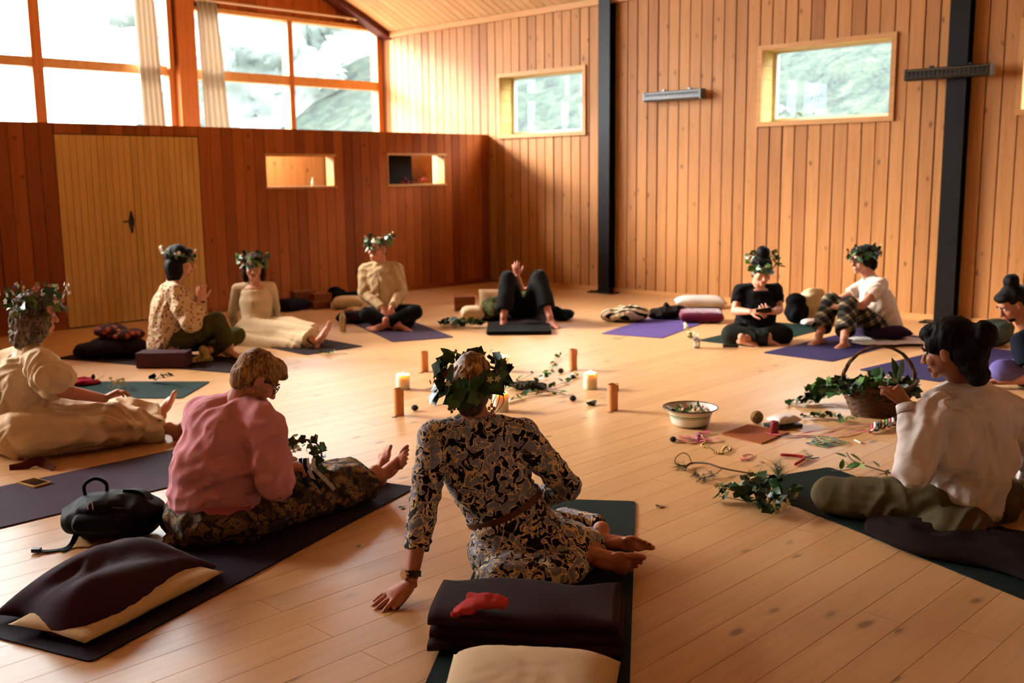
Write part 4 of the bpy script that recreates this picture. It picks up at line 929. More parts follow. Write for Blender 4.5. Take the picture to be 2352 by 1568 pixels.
# ---------------------------------------------------------------- woman in the floral blouse
f = Fig(F(410, 815), 'woman in glasses, floral blouse and olive trousers sitting sideways with one hand raised', SK_A)
hc = Q(415, 602, 9.32); nb = Q(398, 650, 9.35); fc = R*.95+W_*.15-U*.05; T = f.head(hc, fc, U, nb, 1.1, brow=H_DARK)
hip = Q(388, 780, 9.36); chest = Q(392, 705, 9.35); shR, shL = Q(405, 675, 9.18), Q(392, 672, 9.52); torso(f.b, hip, chest, nb, shR-shL, (.17, .15, .16, .12), (.13, .12, .12, .09))
eR, wR = Q(440, 738, 9.14), Q(462, 690, 9.22); eL, wL = Q(430, 735, 9.5), Q(455, 700, 9.48); f.arm(shR, eR, wR); f.arm(shL, eL, wL)
add_hand(f.b, wR, U*.9+R*.05, R*.2-W_*.9, 1, .3, .08); add_hand(f.b, wL, U*.8+R*.3, R, -1, .4)
kR, aR, kL, aL = Q(497, 738, 9.32), Q(528, 800, 9.42), Q(545, 770, 9.72), Q(466, 812, 9.28)
f.leg(Q(392, 790, 9.28), kR, aR); f.leg(Q(395, 785, 9.5), kL, aL); add_foot(f.b, aR, R*.85-U*.15-W_*.3, U*.9+R*.3, 1.0); add_foot(f.b, aL, -R*.9-W_*.3-U*.1, U, 1.0); f.done()
BL = dotted('floral_blouse', srgb(216, 182, 146), srgb(124, 62, 40), 36, .30); d = S(); torso(d, hip-(chest-hip)*.2, chest, nb, shR-shL, (.20, .18, .18, .13), (.17, .165, .16, .10), .012)
d.cap(nb-U*.012, shL, .06, .075).cap(nb-U*.012, shR, .06, .075); d.cap(shR, eR, .10, .10).cap(eR, wR*.75+eR*.25, .095, .05, flat=(0, 1)); d.cap(shL, eL, .09, .09).cap(eL, wL*.75+eL*.25, .09, .05, flat=(0, 1)); f.wear('blouse', d, BL, .009, 10, .004, 9, disp=folds(U+R*.3, .022, 12, 3, 11))
OG = cloth('moss_trousers', srgb(76, 72, 36), 400); d = S(); d.ell(hip-U*.02, (.19, .18, .13)); d.cap(Q(392, 792, 9.28), kR, .115, .085).cap(kR, aR*.86+kR*.14, .088, .075, flat=(0, 1)); d.cap(Q(395, 788, 9.5), kL, .11, .08).cap(kL, aL*.8+kL*.2, .08, .07, flat=(0, 1)); f.wear('trousers', d, OG, .009, 5, .004, 9, disp=folds(U-R*.4, .012, 13, 4, 13))
hs_ = S(); E_ = lambda p, r: hs_.ell(T(*p), tuple(q_*f.hk*1.03 for q_ in r), f.M, 18, 12)
E_((0, -.022, .048), (.098, .106, .096)); E_((0, -.058, -.04), (.104, .070, .105)); E_((.07, -.02, -.06), (.028, .05, .08)); E_((-.07, -.02, -.06), (.028, .05, .08)); E_((0, -.065, -.12), (.075, .045, .05)); E_((0, .05, .085), (.07, .045, .034)); solid('hair', hs_, H_DARK, f.o, .007, 4, disp=strand(T, .005, 50, 8)); f.glasses(BLACKF)
d = S(); add_foot(d, aL, -R*.9-W_*.3-U*.1, U, 1.16); solid('slipper', d, dotted('patterned_slipper', srgb(206, 176, 110), srgb(40, 34, 28), 70, .3), f.o, .008, 3)
strip([wR+(R*math.cos(t)+W_*math.sin(t))*.032-U*.01 for t in [2*math.pi*i/16 for i in range(17)]], .018, [R*math.cos(t)+W_*math.sin(t) for t in [2*math.pi*i/16 for i in range(17)]], .005).obj('watch', BLACKF, f.o)
wreath(T, .062, .108, .118, 'sparse vine circlet with small white flowers on dark bobbed hair', 27, 0.036, 'dm', ((FL_W, 14, .016),), tilt=-.015, oval=.5)
# ---------------------------------------------------------------- woman in the cream long dress
f = Fig(F(590, 785), 'smiling woman in a long cream dress leaning back on one arm, feet towards the candles', SK_A)
hc = Q(583, 615, 10.42); nb = Q(585, 652, 10.45); fc = -W_*.9+R*.18-U*.05; T = f.head(hc, fc, U+R*.03, nb, 1.1, brow=H_BROWN)
hip = Q(588, 758, 10.42); chest = Q(588, 695, 10.47); shR, shL = Q(546, 663, 10.5), Q(622, 660, 10.5); torso(f.b, hip, chest, nb, shL-shR, (.16, .13, .15, .12), (.13, .11, .12, .09))
eR, wR = Q(536, 715, 10.62), Q(540, 765, 10.72); eL, wL = Q(632, 705, 10.72), Q(622, 755, 10.85); f.arm(shR, eR, wR, .95); f.arm(shL, eL, wL, .95); add_hand(f.b, wR, -R*.5-W_*.3-U*.3, U, 1, .15); add_hand(f.b, wL, R*.5-U*.3, U, -1, .15)
kR, aR, kL, aL = Q(655, 768, 10.15), Q(722, 782, 9.92), Q(668, 755, 10.3), Q(732, 770, 10.1); f.leg(Q(570, 770, 10.4), kR, aR); f.leg(Q(605, 765, 10.45), kL, aL); add_foot(f.b, aR, U*.8+R*.45, -R*.8+W_*.3+U*.3, 1.0); add_foot(f.b, aL, U*.85+R*.4, -R*.8+W_*.3, 1.0); f.done()
CR = cloth('cream_cotton', srgb(232, 202, 160), 300, var=.05, sheen=.1); d = S(); torso(d, hip, chest, nb-(nb-chest)*.18, shL-shR, (.17, .135, .155, .13), (.15, .12, .13, .09), .014)
d.cap(nb-U*.02, shL, .055, .062).cap(nb-U*.02, shR, .055, .062); d.cap(shR, eR, .062, .054).cap(eR, wR, .054, .04, flat=(0, 1)); d.cap(shL, eL, .062, .054).cap(eL, wL, .054, .04, flat=(0, 1))
d.ell(hip-U*.02, (.22, .21, .14)); d.cap(Q(585, 770, 10.38), kR, .18, .13).cap(Q(605, 768, 10.45), kL, .17, .12); d.cap(kR, aR*.9+kR*.1, .13, .11, flat=(0, 1)).cap(kL, aL*.85+kL*.15, .12, .10, flat=(0, 1)); d.cap(F(560, 785, .03), F(690, 795, .02), .08, .05); d.cap(F(640, 775, .05), F(700, 780, .05), .1, .1)
f.wear('dress', d, CR, .009, 5, disp=lambda p, n: .020*math.sin((p-hip).dot(R)*16+(p-hip).dot(W_)*34+3*wob(p, 3, 1))*(1 if p.z < .30 else 0)*min(1, max(0, (.32-p.z)*6)), wr=.004, wsc=10)
hs_ = S(); E_ = lambda p, r: hs_.ell(T(*p), tuple(q_*f.hk*1.03 for q_ in r), f.M, 18, 12)
E_((0, -.03, .045), (.092, .09, .088)); E_((.075, -.025, -.04), (.034, .055, .10)); E_((-.075, -.025, -.04), (.034, .055, .10)); E_((0, -.07, -.04), (.09, .05, .1)); E_((0, .04, .092), (.068, .05, .028)); solid('hair', hs_, H_BROWN, f.o, .007, 4, disp=strand(T, .006, 45, 8))
wreath(T, .074, .112, .116, 'bushy light green leaf wreath on the woman in the cream dress', 68, 0.059, 'dmmp', ((FL_Y, 4, .014),), tilt=-.01, oval=.45, thick=.042, flare=1.1)
# ---------------------------------------------------------------- man in the beige shirt
f = Fig(F(890, 748), 'man in glasses, beige shirt and black trousers sitting cross-legged on a dark cushion', SK_B, k=1.0)
hc = Q(868, 572, 11.18); nb = Q(873, 608, 11.24); fc = -W_*.80-R*.55-U*.02; T = f.head(hc, fc, U+R*.05, nb, 1.12, brow=H_GREY)
hip = Q(890, 712, 11.26); chest = Q(876, 650, 11.26); shR, shL = Q(840, 622, 11.28), Q(910, 618, 11.24); torso(f.b, hip, chest, nb, shL-shR, (.17, .16, .18, .13), (.13, .12, .12, .09))
eR, wR = Q(836, 672, 11.2), Q(880, 708, 10.98); eL, wL = Q(922, 672, 11.2), Q(900, 706, 10.98); f.arm(shR, eR, wR); f.arm(shL, eL, wL); add_hand(f.b, wR, R*.5-U*.6-W_*.3, -W_*.8+U*.5, 1, .5); add_hand(f.b, wL, -R*.4-U*.7-W_*.3, -W_*.8+U*.5, -1, .5)
kR, aR, kL, aL = Q(843, 722, 11.02), Q(915, 742, 10.98), Q(953, 716, 11.05), Q(885, 740, 10.95); f.leg(Q(872, 722, 11.25), kR, aR); f.leg(Q(908, 720, 11.25), kL, aL); add_foot(f.b, aR, R*.9-W_*.2-U*.1, U, 1.05); add_foot(f.b, aL, -R*.9-W_*.3-U*.1, U*.8-W_*.5, 1.05); f.done()
BG = cloth('beige_linen_shirt', srgb(196, 164, 124), 350, var=.08); d = S(); torso(d, hip-(chest-hip)*.05, chest, nb, shL-shR, (.175, .18, .185, .14), (.14, .145, .14, .10), .014)
d.cap(nb-U*.012, shL, .065, .075).cap(nb-U*.012, shR, .065, .075); d.cap(shR, eR, .078, .068).cap(eR, wR*.95+eR*.05, .064, .046, flat=(0, 1)); d.cap(shL, eL, .078, .068).cap(eL, wL*.95+eL*.05, .064, .046, flat=(0, 1)); d.cap(nb-U*.04, nb+U*.02, .075, .064, flat=(0, 1)); f.wear('shirt', d, BG, .009, 10, .004, 10, disp=lambda p, n, A=folds(U*.6+R, .018, 12, 3, 7), B=folds(U-R*.5, .014, 12, 3, 8): A(p, n)+B(p, n)); band(f, 'collar', nb+U*.012, R, W_, .072, .070, .045, BG, 28)
pl = [nb+(chest-nb)*k-W_*(.080+.092*min(1, k*1.35))-R*.004 for k in (.15, .4, .7, 1.0, 1.4, 1.9)]; strip(pl, .022, -W_, .012).obj('button_placket', plain('dark_placket', srgb(168, 134, 98), .8), f.o)
BK = cloth('black_twill', srgb(22, 20, 20), 400, var=.1, sheen=.05); d = S(); d.ell(hip-U*.03, (.19, .17, .11)); d.cap(Q(872, 724, 11.25), kR, .115, .085).cap(Q(908, 722, 11.25), kL, .115, .085); d.cap(kR, aR*.9+kR*.1, .085, .06, flat=(0, 1)).cap(kL, aL*.9+kL*.1, .085, .06, flat=(0, 1)); f.wear('trousers', d, BK, .009, 5, .006, 9)
hs_ = S(); E_ = lambda p, r: hs_.ell(T(*p), tuple(q_*f.hk*1.03 for q_ in r), f.M, 18, 12); E_((0, -.035, .035), (.083, .084, .078)); E_((0, -.06, -.02), (.074, .045, .05)); solid('hair', hs_, hairmat('thin_grey_hair', srgb(150, 112, 92), srgb(90, 62, 50)), f.o, .007, 4); f.glasses(BLACKF)
wreath(T, .082, .106, .118, 'dark leaf wreath worn tilted by the man in the beige shirt', 57, 0.054, 'ddm', ((FL_W, 3, .014), (FL_P, 3, .016)), tilt=-.02, oval=.2, thick=.036)
# ---------------------------------------------------------------- person lying on the back with knees up
f = Fig(F(1205, 745), 'person in black trousers lying on the back with both knees drawn up', SK_B)
hc = Q(1192, 690, 12.55)+U*.0; hc = Vector((hc.x, hc.y, .15)); nb = hc-W_*.20-U*.02; T = f.head(hc, U*.9-W_*.2, W_*1.0+U*.2, nb, 1.0, brow=H_BROWN)
fl = F(1203, 728); hip = Vector((fl.x, fl.y, .11)); chest = hip+W_*.40+U*.02; nb2 = nb; shR, shL = chest+W_*.13+R*.17, chest+W_*.13-R*.17; torso(f.b, hip, chest, nb2, R, (.17, .15, .17, .12), (.12, .11, .12, .09))
eR, wR = chest+R*.28+W_*.0-U*.02, chest+R*.05-W_*.05+U*.16; eL, wL = Q(1196, 662, 11.9), Q(1188, 632, 11.75); f.arm(shR, eR, wR); f.arm(shL, eL, wL); add_hand(f.b, wR, -R*.9-W_*.1, U, 1, .3); add_hand(f.b, wL, U*.9-R*.1, -W_, 1, .3)
kL, aL, kR, aR = Q(1167, 640, 11.32), Q(1156, 735, 11.18), Q(1238, 638, 11.32), Q(1264, 733, 11.15); f.leg(hip-R*.09, kL, aL); f.leg(hip+R*.09, kR, aR); add_foot(f.b, aL, -W_*.95-R*.15-U*.05, U, 1.0); add_foot(f.b, aR, -W_*.8+R*.5-U*.05, U, 1.0); f.done()
d = S(); d.ell(hip, (.18, .18, .12)); d.cap(hip-R*.09, kL, .12, .092).cap(hip+R*.09, kR, .12, .092); d.cap(kL, aL*.78+kL*.22, .092, .098, flat=(0, 1)).cap(kR, aR*.72+kR*.28, .092, .10, flat=(0, 1)); f.wear('trousers', d, BK, .009, 5, .005, 8)
d = S(); torso(d, hip+W_*.06, chest, nb2-W_*.03, R, (.17, .16, .18, .13), (.13, .125, .13, .10), .014); d.cap(shR, eR, .07, .06, flat=(0, 1)).cap(shL, eL*.5+shL*.5, .07, .06, flat=(0, 1)); f.wear('top', d, dotted('green_print_top', srgb(86, 110, 60), srgb(170, 60, 50), 26, .3), .009, 5, .007, 9)
hs_ = S(); hs_.ell(T(0, -.03, .045), (.092, .095, .09), f.M).ell(T(0, -.06, 0), (.1, .05, .1), f.M); solid('hair', hs_, H_BROWN, f.o, .008, 4)
# ---------------------------------------------------------------- woman in black with a phone
f = Fig(F(1735, 780), 'woman in a black T-shirt sitting cross-legged and looking down at a phone', SK_A)
hc = Q(1750, 622, 9.90); nb = Q(1742, 656, 10.02); fc = -W_*.90+R*.02-U*.38; T = f.head(hc, fc, U-W_*.36, nb, 1.1, brow=H_DARK)
hip = Q(1732, 752, 10.08); chest = Q(1740, 695, 10.06); shR, shL = Q(1700, 668, 10.06), Q(1782, 666, 10.04); torso(f.b, hip, chest, nb, shL-shR, (.18, .16, .17, .12), (.14, .13, .13, .09))
eR, wR = Q(1688, 714, 9.98), Q(1724, 716, 9.80); eL, wL = Q(1790, 712, 9.98), Q(1776, 716, 9.80); f.arm(shR, eR, wR); f.arm(shL, eL, wL); add_hand(f.b, wR, R*.8-W_*.35+U*.1, U*.8-W_*.5, 1, .5); add_hand(f.b, wL, -R*.7-W_*.3+U*.2, -W_*.6-U*.5+R*.3, -1, .6)
kR, aR, kL, aL = Q(1680, 768, 9.92), Q(1765, 778, 9.80), Q(1798, 768, 9.95), Q(1705, 778, 9.78); f.leg(Q(1712, 760, 10.08), kR, aR); f.leg(Q(1755, 760, 10.08), kL, aL); add_foot(f.b, aR, R*.9-U*.1, U, .95); add_foot(f.b, aL, R*.1-W_*.5-U*.1+R*.6, U*.7-W_*.7, .95); f.done()
BT = cloth('black_jersey', srgb(16, 15, 16), 350, var=.1, sheen=.05); d = S(); torso(d, hip-(chest-hip)*.1, chest, nb-(nb-chest)*.1, shL-shR, (.19, .175, .175, .14), (.16, .15, .15, .10), .014)
d.cap(nb-U*.02, shL, .055, .068).cap(nb-U*.02, shR, .055, .068); d.cap(shR, shR*.4+eR*.6, .07, .066, flat=(0, 1)).cap(shL, shL*.4+eL*.6, .07, .066, flat=(0, 1)); f.wear('tshirt', d, BT, .009, 10, .004, 9, disp=folds(R+U*.4, .014, 12, 3, 10))
CH = cloth('charcoal_trousers', srgb(36, 38, 34), 400); d = S(); d.ell(hip-U*.03, (.21, .19, .13)); d.cap(Q(1712, 762, 10.08), kR, .125, .10).cap(Q(1755, 762, 10.08), kL, .125, .10); d.cap(kR, aR, .10, .075, flat=(0, 1)).cap(kL, aL*.8+kL*.2, .10, .075, flat=(0, 1)); f.wear('trousers', d, CH, .009, 5, .007, 9)
hs_ = S(); E_ = lambda p, r: hs_.ell(T(*p), tuple(q_*f.hk*1.03 for q_ in r), f.M, 18, 12); E_((0, -.03, .045), (.088, .094, .088)); E_((0, -.065, -.01), (.078, .05, .07)); E_((0, .035, .100), (.066, .045, .030)); E_((0, -.045, .160), (.058, .058, .055)); E_((.04, -.09, -.06), (.03, .03, .05)); solid('hair', hs_, H_DARK, f.o, .007, 4, disp=strand(T, .005, 50, 12))
wreath(T, .088, .110, .114, 'leafy green wreath round a dark topknot', 71, 0.061, 'dmm', ((FL_Y, 2, .012),), tilt=-.02, oval=.5, thick=.046, flare=1.2)
ph = T(0, .0, 0); pp = (wR+wL)*.5+(-W_*.07+U*.02)
o = wempty('smartphone', pp, 'dark smartphone in the hands of the woman in black', 'phone'); Mp = frame(R*.9+U*.15-W_*.2, U*.6-W_*.0+W_*.6); S().box((-.036, -.072, -.004), (.036, .072, .004), Mp, pp).obj('phone_case', BLACKF, o); S().box((-.032, -.068, .0042), (.032, .068, .005), Mp, pp).obj('phone_screen', plain('phone_glass', srgb(10, 12, 16), .1), o)
# ---------------------------------------------------------------- woman in the white T-shirt and checked trousers
f = Fig(F(2000, 785), 'barefoot woman in a white T-shirt and checked trousers hugging her knees', SK_A)
hc = Q(1982, 598, 10.08); nb = Q(1998, 638, 10.12); fc = -R*.92-W_*.30-U*.08; T = f.head(hc, fc, U, nb, 1.1, brow=H_DARK)
hip = Q(2030, 752, 10.12); chest = Q(2015, 695, 10.12); shL, shR = Q(2022, 655, 9.94), Q(1985, 658, 10.28); torso(f.b, hip, chest, nb, shR-shL, (.16, .14, .16, .12), (.13, .12, .12, .09))
eL, wL = Q(1982, 702, 9.80), Q(1915, 706, 9.92); eR, wR = Q(1925, 690, 10.22), Q(1896, 706, 10.05); f.arm(shL, eL, wL, .95); f.arm(shR, eR, wR, .95); add_hand(f.b, wL, -R*.9+W_*.1-U*.1, U*.8-W_*.4, 1, .4); add_hand(f.b, wR, -R*.3-U*.8-W_*.3, -R*.8-W_*.4, -1, .35)
kL, aL, kR, aR = Q(1950, 700, 9.86), Q(1938, 784, 9.62), Q(1908, 692, 10.05), Q(1880, 776, 9.82); f.leg(Q(2030, 762, 10.0), kL, aL); f.leg(Q(2025, 758, 10.22), kR, aR); add_foot(f.b, aL, -R*.75-W_*.45-U*.12, U*.95, 1.0); add_foot(f.b, aR, -R*.85-W_*.3-U*.12, U*.95, 1.0); f.done()
WT = cloth('white_tshirt', srgb(228, 206, 188), 350, var=.04); d = S(); torso(d, hip-(chest-hip)*.15, chest, nb-(nb-chest)*.05, shR-shL, (.18, .165, .17, .13), (.155, .15, .15, .10), .014)
d.cap(nb-U*.012, shL, .06, .07).cap(nb-U*.012, shR, .06, .07); d.cap(shL, shL*.42+eL*.58, .074, .072, flat=(0, 1)).cap(shR, shR*.42+eR*.58, .074, .07, flat=(0, 1)); f.wear('tshirt', d, WT, .009, 10, .004, 9, disp=folds(U*.7+R, .020, 12, 3, 9))
d = S(); d.ell(hip-U*.03, (.185, .17, .12)); d.cap(Q(2030, 764, 10.0), kL, .11, .085).cap(kL, aL*.75+kL*.25, .09, .095, flat=(0, 1)); d.cap(Q(2025, 760, 10.22), kR, .11, .085).cap(kR, aR*.75+kR*.25, .09, .095, flat=(0, 1)); f.wear('trousers', d, checked('checked_cotton'), .009, 5, .006, 9)
hs_ = S(); E_ = lambda p, r: hs_.ell(T(*p), tuple(q_*f.hk*1.03 for q_ in r), f.M, 18, 12); E_((0, -.03, .045), (.094, .098, .092)); E_((0, -.065, -.03), (.09, .06, .075)); E_((0, .04, .085), (.080, .06, .042)); E_((0, -.06, .06), (.10, .08, .07)); E_((.07, .0, .0), (.03, .05, .05)); E_((-.07, .0, .0), (.03, .05, .05)); solid('hair', hs_, H_DARK, f.o, .007, 3, disp=lambda p, n: .01*wob(p, 40, 1)); f.glasses(BLACKF)
wreath(T, .072, .112, .118, 'glossy dark leaf wreath on short curly dark hair', 64, 0.054, 'ddm', ((FL_Y, 3, .012),), tilt=-.01, oval=.6, thick=.04)
# ---------------------------------------------------------------- man at the right-hand edge
f = Fig(F(2370, 870), 'man with a dark topknot in a navy T-shirt bending forward beside the basket', SK_C)
hc = Q(2325, 697, 7.95); nb = Q(2365, 765, 7.98); fc = -R*.80-W_*.05-U*.55; T = f.head(hc, fc, U-R*.5, nb, 1.1, brow=H_DARK)
hip = Q(2400, 860, 8.05); chest = Q(2385, 810, 8.02); shL, shR = Q(2345, 785, 7.82), Q(2395, 780, 8.2); torso(f.b, hip, chest, nb, shR-shL, (.16, .15, .18, .13), (.12, .12, .13, .09))
eL, wL = Q(2365, 868, 7.66), Q(2285, 876, 7.78); eR, wR = Q(2330, 850, 8.2), Q(2270, 868, 8.1); f.arm(shL, eL, wL); f.arm(shR, eR, wR); add_hand(f.b, wL, -R*.9-U*.1, U, 1, .5); add_hand(f.b, wR, -R*.9-U*.1, U, -1, .5)
kL, aL = Q(2300, 850, 7.75), Q(2400, 875, 7.7); kR, aR = Q(2340, 845, 8.4), Q(2420, 870, 8.3); f.leg(Q(2395, 862, 7.98), kL, aL); f.leg(Q(2400, 858, 8.15), kR, aR); add_foot(f.b, aL, R*.8-U*.1, U); add_foot(f.b, aR, R*.8-U*.1, U); f.done()
NV = cloth('navy_tshirt', srgb(20, 24, 34), 350); d = S(); torso(d, hip, chest, nb, shR-shL, (.18, .18, .19, .14), (.15, .15, .15, .10), .014); d.cap(nb-U*.012, shL, .06, .075).cap(nb-U*.012, shR, .06, .075); d.cap(shL, shL*.3+eL*.7, .08, .08, flat=(0, 1)).cap(shR, shR*.3+eR*.7, .08, .08, flat=(0, 1)); f.wear('tshirt', d, NV, .009, 10, .006, 9)
d = S(); d.ell(hip-U*.03, (.18, .17, .12)); d.cap(Q(2395, 862, 7.98), kL, .11, .085).cap(kL, aL, .085, .06, flat=(0, 1)); d.cap(Q(2400, 858, 8.15), kR, .11, .085).cap(kR, aR, .085, .06, flat=(0, 1)); f.wear('trousers', d, cloth('lilac_trousers', srgb(104, 92, 150), 350), .009, 5, .006, 9)
hs_ = S(); E_ = lambda p, r: hs_.ell(T(*p), tuple(q_*f.hk*1.03 for q_ in r), f.M, 18, 12); E_((0, -.03, .045), (.086, .096, .086)); E_((0, -.07, -.01), (.074, .045, .06)); E_((0, .032, .080), (.070, .058, .036)); E_((0, -.075, .14), (.055, .055, .05)); solid('hair', hs_, H_DARK, f.o, .007, 4, disp=strand(T, .005, 50, 12)); bd = S().ell(T(0, .06, -.085), (.045, .036, .03), f.M); solid('beard', bd, H_DARK, f.o, .007, 3)
# ================================================================== THINGS ON THE FLOOR
V2 = lambda x, y, z=0.0: Vector((x, y, z))
def one(name, s, mat, label, cat, group=None, smooth=False):
    """a thing that is a single mesh: origin moved to its base"""
    v = np.array(s.v); c = Vector((v[:, 0].mean(), v[:, 1].mean(), v[:, 2].min()))
    s.v = [tuple(Vector(p)-c) for p in s.v]; o = s.obj(name, mat, None, smooth); o.location = c; return props(o, label, cat, group)
def rebase(o, label, cat, group=None):
    me = o.data; n = len(me.vertices); co = np.empty(n*3); me.vertices.foreach_get('co', co); co = co.reshape(-1, 3); c = np.array([co[:, 0].mean(), co[:, 1].mean(), co[:, 2].min()]); me.vertices.foreach_set('co', (co-c).ravel()); o.location = c; me.update(); return props(o, label, cat, group)
def rmatmat(name, c):
    t = NT(name); v = t.coord(); f = t.noise(v, 4.0, 4); t.col(t.ramp(f, [(.3, hs(c, .88)), (.7, hs(c, 1.08))])); t.bump(t.noise(v, 420.0, 1), .25, .002); return t.set(.8, .15)
def yogamat(c, d, w_, L, mat, label, side=1, z=.0015, th=.005, rc=.03, name='yoga_mat'):
    """c: a corner, d: long direction, width goes to the left of d (side=1) or right (-1)"""
    c = V2(*c); d = V2(*d).normalized(); n = V2(-d.y, d.x)*side; P = []
    for (u0, v0, a0) in ((L-rc, rc, -90), (L-rc, w_-rc, 0), (rc, w_-rc, 90), (rc, rc, 180)):
        for k in range(5):
            a = math.radians(a0+90*k/4); P.append(c+d*(u0+rc*math.cos(a))+n*(v0+rc*math.sin(a)))
    if side < 0: P.reverse()
    ctr = c+d*L/2+n*w_/2; s = S(); s.rings([[p+V2(0, 0, z) for p in P], [p+V2(0, 0, z+th) for p in P]])
    return one(name, s, mat, label, 'yoga mat', 'yoga mats on the floor')
MT_G = rmatmat('dark_green_rubber', srgb(15, 31, 27)); MT_B = rmatmat('black_rubber', srgb(12, 15, 14)); MT_P = rmatmat('plum_rubber', srgb(40, 29, 44)); MT_V = rmatmat('violet_rubber', srgb(92, 72, 134)); MT_D = rmatmat('deep_purple_rubber', srgb(46, 35, 78)); MT_T = rmatmat('teal_rubber', srgb(15, 44, 38)); MT_M = rmatmat('mauve_rubber', srgb(66, 47, 66)); MT_BR = rmatmat('dusk_brown_rubber', srgb(44, 29, 31))
yogamat((3.99, 3.03), (-.80, -.598), .655, 2.0, MT_G, 'dark green yoga mat under the woman in the swirl-print dress', -1)
yogamat((3.41, 4.03), (-.947, -.322), .64, 2.17, MT_P, 'plum yoga mat under the woman in the pink sweatshirt', -1)
yogamat((1.15, 5.0), (1, .01), .69, 1.85, MT_M, 'mauve yoga mat with a yellow phone lying on it', 1)
yogamat((4.61, 2.82), (-.34, -.94), .62, 1.9, MT_G, 'dark green yoga mat under the person in the white long-sleeved shirt', 1)
yogamat((4.17, 7.46), (-.66, .75), .63, 1.5, MT_T, 'green yoga mat behind the bare feet of the grey-haired woman', 1)
yogamat((4.48, 7.67), (-.346, .938), .62, 2.0, MT_BR, 'dark brown yoga mat under the woman in the floral blouse', -1)
yogamat((6.07, 7.91), (.02, 1), .65, 1.8, MT_BR, 'dark brown yoga mat under the woman in the cream dress', 1)
yogamat((7.03, 7.66), (.37, .93), .65, 1.8, MT_M, 'mauve yoga mat under the man in the beige shirt', 1)
yogamat((7.86, 7.07), (.72, .70), .68, 1.9, MT_BR, 'maroon mat under the person lying on the back', 1, z=.001)
yogamat((7.80, 7.02), (.72, .70), .66, .62, MT_B, 'thick black folded mat under the feet of the person lying down', 1, z=.0065, th=.035, rc=.012)
yogamat((8.33, 6.02), (.97, .24), .67, 1.85, MT_V, 'bright violet yoga mat with no one on it', 1)
yogamat((8.45, 5.05), (1, .03), .62, 1.6, MT_T, 'teal yoga mat under the woman in black', 1)
yogamat((8.22, 4.14), (1, -.01), .68, 1.85, MT_D, 'deep purple yoga mat under the woman in checked trousers', 1)
yogamat((7.94, 3.10), (1, -.1), .70, 1.8, MT_D, 'deep purple yoga mat behind the wicker basket', 1)
# ---- pillows, cushions, blankets
def pillow(c, sx, sy, h, rz, mat, label, name='pillow', tilt=0, wr=.006, ex=.55, group=None, cat=None, pinch=.10, rest=0.0, piping=None):
    n = 26; v = []; f = []; sd = random.random()*9
    for sg in (1, -1):
        for i in range(n+1):
            for j in range(n+1):
                u, w_ = 2*i/n-1, 2*j/n-1; e = ((1-u**4)*(1-w_**4)); k = 1-pinch*(1-abs(u*w_))*(abs(u)**6+abs(w_)**6)*.6
                z = sg*h/2*max(0, e)**ex+(wr*(1-2*abs(mnoise.noise((u*4+sd, w_*4, sg)))) if e > .01 else 0)*e
                v.append((u*sx/2*k, w_*sy/2*k, z))
    m = (n+1)**2
    for b_ in (0, 1):
        for i in range(n):
            for j in range(n):
                q = (b_*m+i*(n+1)+j, b_*m+(i+1)*(n+1)+j, b_*m+(i+1)*(n+1)+j+1, b_*m+i*(n+1)+j+1); f.append(q if b_ == 0 else tuple(reversed(q)))
    bm = bmesh.new(); me = mesh(name, v, f); bm.from_mesh(me); bmesh.ops.remove_doubles(bm, verts=bm.verts, dist=1e-5); bm.to_mesh(me); bm.free(); me.polygons.foreach_set('use_smooth', [True]*len(me.polygons))
    Mx = Matrix.Rotation(rz, 4, 'Z') @ Matrix.Rotation(tilt, 4, 'X'); lo = min((Mx @ Vector(p)).z for p in v); me.transform(Mx @ Matrix.Identity(4))
    o = link(name, me, mat); o.location = V2(c[0], c[1], rest-lo+.001); return props(o, label, cat or ('cushion' if 'cushion' in name else 'pillow'), group)
CRM = cloth('cream_pillow_cotton', srgb(222, 190, 150), 300, var=.05); WHT = cloth('white_cotton', srgb(226, 212, 204), 300, var=.04); MAG = cloth('magenta_velvet', srgb(110, 20, 54), 200, sheen=.4); DKC = cloth('dark_cushion_cotton', srgb(34, 24, 30), 200); PUR = cloth('purple_black_velour', srgb(46, 32, 56), 200)
FLC = cloth('maroon_fleece', srgb(52, 27, 30), 160, var=.12, sheen=.06, bump=.35); FLP = cloth('plum_fleece', srgb(58, 34, 48), 160, var=.12, sheen=.10, bump=.35); BRN = cloth('brown_black_fabric', srgb(32, 21, 18), 200, sheen=0)
A2 = math.atan2(.322, .947)
def blanket(name, c, L, w_, rz, hf, mat, label, n=(70, 50), th=.014, cat='blanket', group=None):
    """draped cloth: height function over a rectangle, given real thickness"""
    v = []; f = []
    for i in range(n[0]+1):
        for j in range(n[1]+1):
            u, t = 2*i/n[0]-1, 2*j/n[1]-1; dx, dy, z = hf(u, t); v.append((u*L/2+dx, t*w_/2+dy, z))
    q = n[1]+1
    for i in range(n[0]):
        for j in range(n[1]): f.append((i*q+j, (i+1)*q+j, (i+1)*q+j+1, i*q+j+1))
    me = mesh(name, v, f, True); o = link(name, me, mat); o.location = V2(c[0], c[1], 0); o.rotation_euler = (0, 0, rz)
    sd = o.modifiers.new('thickness', 'SOLIDIFY'); sd.thickness = th; sd.offset = 1; return props(o, label, cat, group)
c = F(275, 1392); pillow((c.x+.01, c.y-.015), .72, .38, .065, A2, CRM, 'cream pillow under the plum blanket beside the black backpack', rest=.0075)
